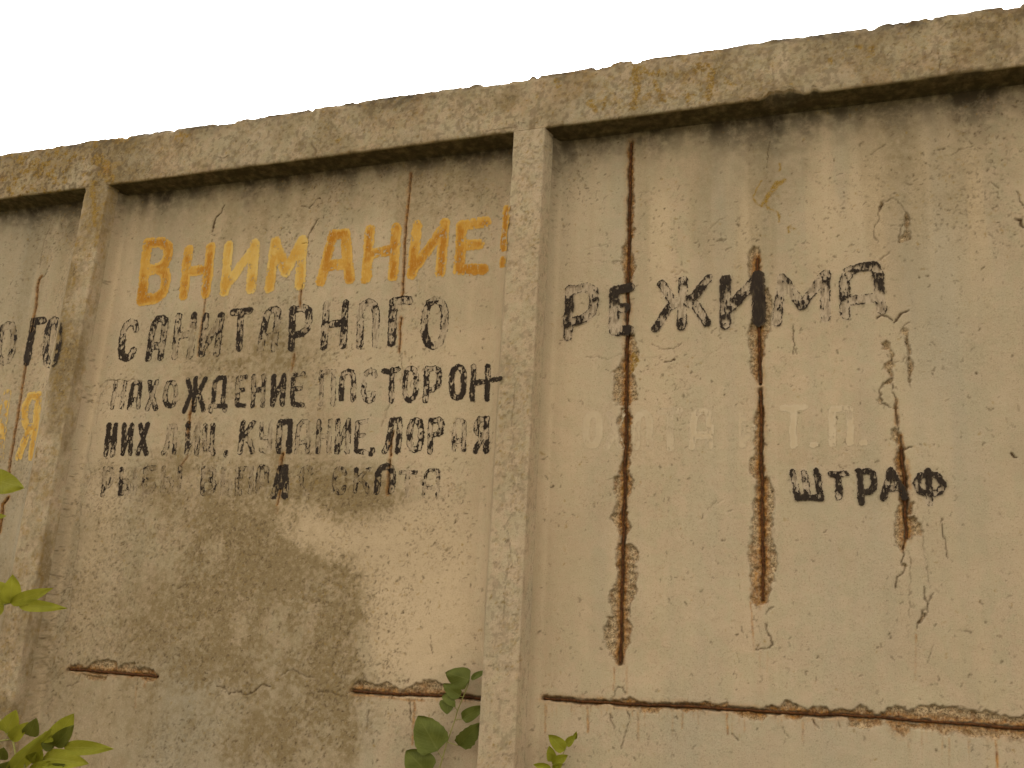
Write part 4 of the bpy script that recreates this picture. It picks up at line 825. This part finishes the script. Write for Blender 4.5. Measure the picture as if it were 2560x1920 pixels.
for n, L_ in enumerate(LETTERS):
    m = px_size(L_['xc'], L_['yc']); hw = L_['hw'] * m
    allp = [p for s in L_['strokes'] for p in s]
    x0 = min(p[0] for p in allp) - hw - .006; x1 = max(p[0] for p in allp) + hw + .006
    z0 = min(p[1] for p in allp) - hw - .006; z1 = max(p[1] for p in allp) + hw + .006
    xs = np.arange(x0, x1, CELL); zs = np.arange(z0, z1, CELL); X, Zm = np.meshgrid(xs, zs)
    jx = (fbm(X * 160, Zm * 160, n, 3) - .5) * .0065 + (fbm(X * 30, Zm * 30, n + 4, 2) - .5) * .006
    jz = (fbm(X * 160 + 7, Zm * 160, n + 1, 3) - .5) * .0065 + (fbm(X * 30 + 5, Zm * 30, n + 6, 2) - .5) * .006
    best = np.full(X.shape, 9.0)
    for s in L_['strokes']:
        for (ax, az), (bx, bz) in zip(s[:-1], s[1:]):
            dx, dz = bx - ax, bz - az; LL = dx * dx + dz * dz + 1e-12
            px_, pz_ = X + jx, Zm + jz; t = np.clip(((px_ - ax) * dx + (pz_ - az) * dz) / LL, 0, 1)
            best = np.minimum(best, np.hypot(px_ - ax - t * dx, pz_ - az - t * dz))
    e = best / hw
    if L_['ink'] in (YEL, YLP): e = e * (1 + .12 * (fbm(X * 200, Zm * 200, n, 2) - .5))
    keep = e < 1.0
    w = L_['wear'] + (.07 if L_['wear'] > .29 and L_['hw'] > 8.5 else -.02 if L_['wear'] > .29 else .03 if L_['wear'] > 0 and L_['ink'] == BLK else 0)
    if w > 0:
        fl = .34 * fbm(X * 230, Zm * 60, n + 2, 4) + .36 * fbm(X * 150, Zm * 120, n + 7, 4) + .30 * fbm(X * 48 + n, Zm * 48, n + 3, 3)
        fl = (fl - .5) * 3.1 + .5
        side = sstep(.66, .92, e) * .46 - .10                      # rims of the brush stroke cling on
        low = (fbm(X * 14 + 3 * n, Zm * 14, n + 5, 2) - .5) * 1.1
        keep &= (fl + side + low) > (w * 1.05 - .05)
    if L_['ink'] == BLK and L_['xc'] > 1330:                  # paint clings to the broken edges beside the bars
        for bars in BAR_V:
            bp = A(bars); bd = np.abs(X - np.interp(-Zm, [-p[1] for p in bp], [p[0] for p in bp]))
            inz = (Zm < bp[0][1] + .03) & (Zm > bp[-1][1] - .03)
            keep |= (e < 1.15 if L_['ch'] == 'И_heavy' else e < 1.0) & inz & (bd + jx * 2.0 < (.019 if L_['ch'] == 'И_heavy' else .011))
    if L_['ink'] in (YEL, YLP):
        keep &= (fbm(X * 190, Zm * 110, n + 2, 4) - .5) * 2.6 + (fbm(X * 30, Zm * 30, n + 5, 2) - .5) > -.62 + .22 * sstep(.7, 1.0, e)
    KV = keep[:-1, :-1]
    idx = np.arange(X.size).reshape(X.shape)
    Q = np.stack([idx[:-1, :-1], idx[:-1, 1:], idx[1:, 1:], idx[1:, :-1]], -1)[KV]
    if len(Q) < 4: continue
    used, inv = np.unique(Q, return_inverse=True); Q = inv.reshape(-1, 4)
    xv = X.ravel()[used]; zv = Zm.ravel()[used]
    pn = panel_of(np.mean(xv))
    clamp = (.0030 if L_['ink'] == BLK and L_['xc'] > 1330 else -1)
    x1_, z1_ = xv, zv                                         # follow the line of sight onto the raised shoulder
    for _ in range(8):
        h = bilinear(pn[2], pn[3], pn[4], x1_, z1_); h = np.maximum(h, clamp)
        h = np.where((x1_ < pn[0]) | (x1_ > pn[1]), rib_profile(x1_, z1_) + .003, h) + .0008
        x1_ = xv * (D - h) / D; z1_ = EYE + (zv - EYE) * (D - h) / D
    me = fastmesh('painted_letter', np.stack([x1_, D - h, z1_], -1), Q)
    attr(me, 'film', np.stack([np.clip(e.ravel()[used], 0, 1)] * 4, -1))
    o = link('painted_letter' if L_['ch'] not in ('!', '-', ',', '.') else 'painted_mark', me, INK[L_['ink']], pn[5])

# ------------------------------------------------------------------ plants
def leaf_mesh(base, tip, width, round_=.5, fold=.25, droop=.1, tilt=0.0, serr=0.0, nS=12, nT=6, seed=0):
    base, tip = Vector(base), Vector(tip); ax = tip - base; Ln = ax.length; ax.normalize()
    view = (Vector((0, 0, EYE)) - base).normalized(); side = ax.cross(view).normalized(); nrm = side.cross(ax).normalized()
    side = (Matrix.Rotation(tilt, 3, ax) @ side); nrm = side.cross(ax).normalized()
    if nrm.dot(view) < 0: nrm = -nrm
    r = random.Random(seed); V, C = [], []
    for i in range(nS + 1):
        s = i / nS
        wv = (math.sin(math.pi * s ** (.55 + .35 * (1 - round_))) ** (.55 + .35 * (1 - round_))) * (1 - .25 * max(0, s - .75) / .25)
        if s > .93: wv *= .6
        if i == 0 or i == nS: wv = .02
        for j in range(-nT, nT + 1):
            t = j / nT; ww = width / 2 * wv * (1 + (serr * (1 if i % 2 else -1) if abs(j) == nT else 0))
            p = base + ax * (s * Ln) + side * (t * ww) + nrm * (abs(t) ** 1.3 * ww * fold - (s - .3) ** 2 * droop * Ln + .04 * width * math.sin(s * 7 + t * 3 + seed))
            V.append(p); C.append((s, abs(t), 0, 1))
    me = fastmesh('leaf', [tuple(v) for v in V], gridquads(nS + 1, 2 * nT + 1)); attr(me, 'leaf_uv', np.array(C)); return me
def px_leaf(parent, mat, b, t, wpx, Yb, Yt=None, name='leaf', **kw):
    Yt = Yb if Yt is None else Yt
    B, T = at3(*b, Yb), at3(*t, Yt); dist = np.linalg.norm(B - np.array([0, 0, EYE])); W = wpx * dist / FPX * .98
    me = leaf_mesh(B, T, W, seed=int(b[0] * 7 + b[1]), **kw)
    o = link(name, me, mat, parent); o.matrix_parent_inverse = Matrix.Translation(-parent.location); return o
def stalk(parent, P, r0, r1, mat=M_STEM, name='stem'):
    P = resample(P, .02); R = np.linspace(r0, r1, len(P)); me = tube_mesh([tuple(p) for p in P], R, 8, name)
    o = link(name, me, mat, parent); o.matrix_parent_inverse = Matrix.Translation(-parent.location); return o

# climbing seedling against the wall, left of the middle rib
yv = D - .050
c1 = empty('climbing_plant', tuple(at3(1062, 2500, yv)[:2]) + (0.0,))
tag(c1, 'dark green round-leaved climbing shoot against the wall beside the middle rib', 'plant')
g = at3(1062, 2500, yv)
stalk(c1, [(g[0], yv, 0), at3(1072, 2050, yv), at3(1090, 1960, yv), at3(1099, 1920, yv), at3(1118, 1855, yv), at3(1138, 1798, yv), at3(1144, 1776, yv), at3(1158, 1742, yv), at3(1172, 1708, yv)], .0034, .0014)
for b, t, w, kw in [
    ((1174, 1700), (1113, 1681), 54, dict(round_=1.0, fold=-.35, tilt=.15)), ((1177, 1698), (1216, 1676), 17, dict(fold=.3, tilt=-.5)),
    ((1151, 1742), (1107, 1709), 32, dict(round_=.8, fold=.3)), ((1112, 1733), (1138, 1768), 26, dict(round_=.9)), ((1120, 1748), (1117, 1785), 40, dict(round_=1.0, tilt=.2)),
    ((1155, 1797), (1211, 1765), 32, dict(round_=.9, fold=.2)), ((1146, 1864), (1202, 1808), 46, dict(round_=.8, fold=.35, tilt=.3, serr=.06)),
    ((1094, 1877), (1045, 1789), 82, dict(round_=1.0, fold=.16, serr=.02)), ((1072, 1937), (1015, 1876), 74, dict(round_=1.0, fold=.2)),
    ((1110, 2010), (1160, 1965), 60, dict(round_=1.0)), ((1070, 2080), (1010, 2020), 70, dict(round_=1.0)), ((1090, 2180), (1150, 2120), 70, dict(round_=1.0))]:
    px_leaf(c1, M_DLEAF, b, t, w, yv - .008, yv - .022, **kw)
for a, b in [((1118, 1855), (1146, 1864)), ((1138, 1800), (1156, 1797)), ((1105, 1895), (1094, 1877)), ((1090, 1955), (1072, 1937)), ((1144, 1776), (1120, 1750)), ((1158, 1742), (1150, 1742)), ((1170, 1712), (1174, 1700)), ((1088, 2020), (1110, 2010)), ((1074, 2070), (1070, 2080))]:
    stalk(c1, [at3(*a, yv), at3(*b, yv - .008)], .0011, .0009, name='leaf_stalk')
# pale sprig right of the rib
ys = D - .06
g = at3(1362, 2500, ys)
c2 = empty('young_shoot', (g[0], ys, 0)); tag(c2, 'small yellow-green leafy shoot in front of the right bay, right of the middle rib', 'plant')
stalk(c2, [(g[0], ys, 0), at3(1366, 2050, ys), at3(1372, 1960, ys), at3(1382, 1915, ys), at3(1405, 1892, ys), at3(1412, 1875, ys), at3(1418, 1860, ys), at3(1436, 1848, ys)], .0028, .0008)
for b, t, w, kw in [((1413, 1876), (1371, 1837), 32, dict(round_=.9)), ((1380, 1904), (1373, 1865), 25, dict(round_=.9, tilt=.3)), ((1381, 1910), (1419, 1888), 25, dict(round_=.9, fold=.3)), ((1415, 1864), (1439, 1838), 20, dict(round_=.7, tilt=-.3)),
                    ((1436, 1849), (1441, 1829), 11, dict(round_=.5)), ((1378, 1922), (1333, 1911), 18, dict(fold=.4)), ((1382, 1921), (1406, 1910), 18, dict(round_=.7, tilt=.4)), ((1372, 1960), (1330, 1945), 30, dict(round_=.9)), ((1370, 1990), (1410, 1965), 30, dict(round_=.9)), ((1368, 2040), (1325, 2010), 34, dict(round_=.9))]:
    px_leaf(c2, M_LLEAF, b, t, w, ys, ys - .012, **kw)
# ash sapling at the left edge, nearer the viewer than the wall
yl = 2.05
g = at3(-190, 2600, yl)
c3 = empty('sapling', (g[0], yl, 0)); tag(c3, 'bright green leafy sapling poking in at the lower left edge', 'tree')
stalk(c3, [(g[0], yl, 0), at3(-185, 2200, yl), at3(-170, 1900, yl), at3(-150, 1600, yl), at3(-120, 1350, yl), at3(-90, 1180, yl), at3(-95, 1060, yl), at3(-110, 960, yl)], .012, .003, M_BARK, 'trunk')
for P in ([(-165, 1850), (-80, 1850), (-20, 1856), (26, 1848), (33, 1853)], [(-140, 1545), (-60, 1530), (0, 1515), (27, 1507)], [(-95, 1210), (-60, 1200), (-30, 1196)], [(-172, 2060), (-100, 2010), (0, 1970), (60, 1935), (108, 1900), (134, 1867)],
          [(-60, 1770), (0, 1799), (14, 1830), (33, 1853), (40, 1892), (50, 1960), (20, 1985)], [(108, 1845), (134, 1867)], [(60, 1935), (64, 1895)], [(-120, 1300), (-50, 1295), (-5, 1291)], [(60, 1935), (120, 1908), (150, 1905)]):
    stalk(c3, [at3(*p, yl) for p in P], .0030, .0017, M_STEM, name='twig')
for b, t, w, m, kw in [
    ((-36, 1196), (53, 1218), 56, M_ALEAF, dict(fold=.1)), ((-20, 1292), (13, 1290), 14, M_ALEAF, {}), ((24, 1508), (32, 1437), 42, M_ALEAF, dict(round_=.6, tilt=.2)), ((25, 1508), (128, 1472), 30, M_ALEAF, dict(fold=.3)), ((42, 1511), (158, 1520), 27, M_ALEAF, dict(fold=.25, droop=.15)),
    ((20, 1508), (-16, 1450), 42, M_ALEAF, {}), ((10, 1512), (-50, 1540), 36, M_ALEAF, {}),
    ((14, 1832), (39, 1778), 42, M_ALEAF, dict(round_=.7)), ((25, 1850), (68, 1808), 30, M_ALEAF, dict(fold=.3)), ((72, 1840), (90, 1798), 36, M_OLEAF, dict(round_=.9)), ((18, 1935), (131, 1814), 42, M_ALEAF, dict(fold=.4, droop=-.12, tilt=.4)),
    ((131, 1857), (183, 1786), 46, M_ALEAF, dict(round_=.8)), ((134, 1866), (182, 1816), 36, M_OLEAF, {}), ((158, 1868), (278, 1872), 32, M_ALEAF, dict(fold=.3)), ((106, 1896), (217, 1907), 46, M_ALEAF, dict(round_=.8, fold=.25, tilt=-.3)),
    ((72, 1902), (90, 1882), 24, M_LLEAF, dict(round_=1.0)), ((88, 1912), (104, 1876), 24, M_LLEAF, dict(round_=.9)), ((104, 1838), (131, 1852), 24, M_ALEAF, {}), ((133, 1868), (102, 1858), 24, M_OLEAF, {}), ((74, 1930), (124, 1904), 24, M_ALEAF, {}), ((120, 1930), (160, 1912), 26, M_OLEAF, {}),
    ((0, 1900), (8, 1870), 30, M_OLEAF, {}), ((-2, 1940), (20, 1905), 34, M_OLEAF, {}), ((30, 1960), (90, 1925), 40, M_ALEAF, {}), ((-60, 1850), (-20, 1800), 44, M_ALEAF, {}), ((-80, 1700), (-20, 1660), 44, M_ALEAF, {}), ((-140, 1500), (-80, 1450), 44, M_ALEAF, {})]:
    px_leaf(c3, m, b, t, w, yl - .004, yl - .03, name='leaf', **kw)

rs = random.Random(4)
for q in range(9):                                            # the rest of the sapling, just outside the frame
    y0 = 980 + q * 110; x0 = float(np.interp(y0, [960, 1180, 1350, 1600, 1900, 2200], [-110, -90, -120, -150, -170, -185])); sgn = -1
    tipx, tipy = x0 + sgn * rs.uniform(90, 150), y0 - rs.uniform(10, 60)
    stalk(c3, [at3(x0, y0, yl), at3((x0 + tipx) / 2, (y0 + tipy) / 2 - 8, yl), at3(tipx, tipy, yl)], .0028, .0014, M_STEM, name='twig')
    for j in range(3):
        f = .4 + .3 * j; bx, by = x0 + (tipx - x0) * f, y0 + (tipy - y0) * f - 6
        for up in (-1, 1):
            px_leaf(c3, M_ALEAF, (bx, by), (bx + sgn * rs.uniform(20, 60), by + up * rs.uniform(45, 75)), rs.uniform(28, 38), yl - .004, yl - rs.uniform(-.05, .08))
# ------------------------------------------------------------------ ground
gm = fastmesh('ground', [(-400, -400, 0), (400, -400, 0), (400, 400, 0), (-400, 400, 0)], [(0, 1, 2, 3)])
tag(link('ground', gm, M_GROUND, None, False), kind='structure')
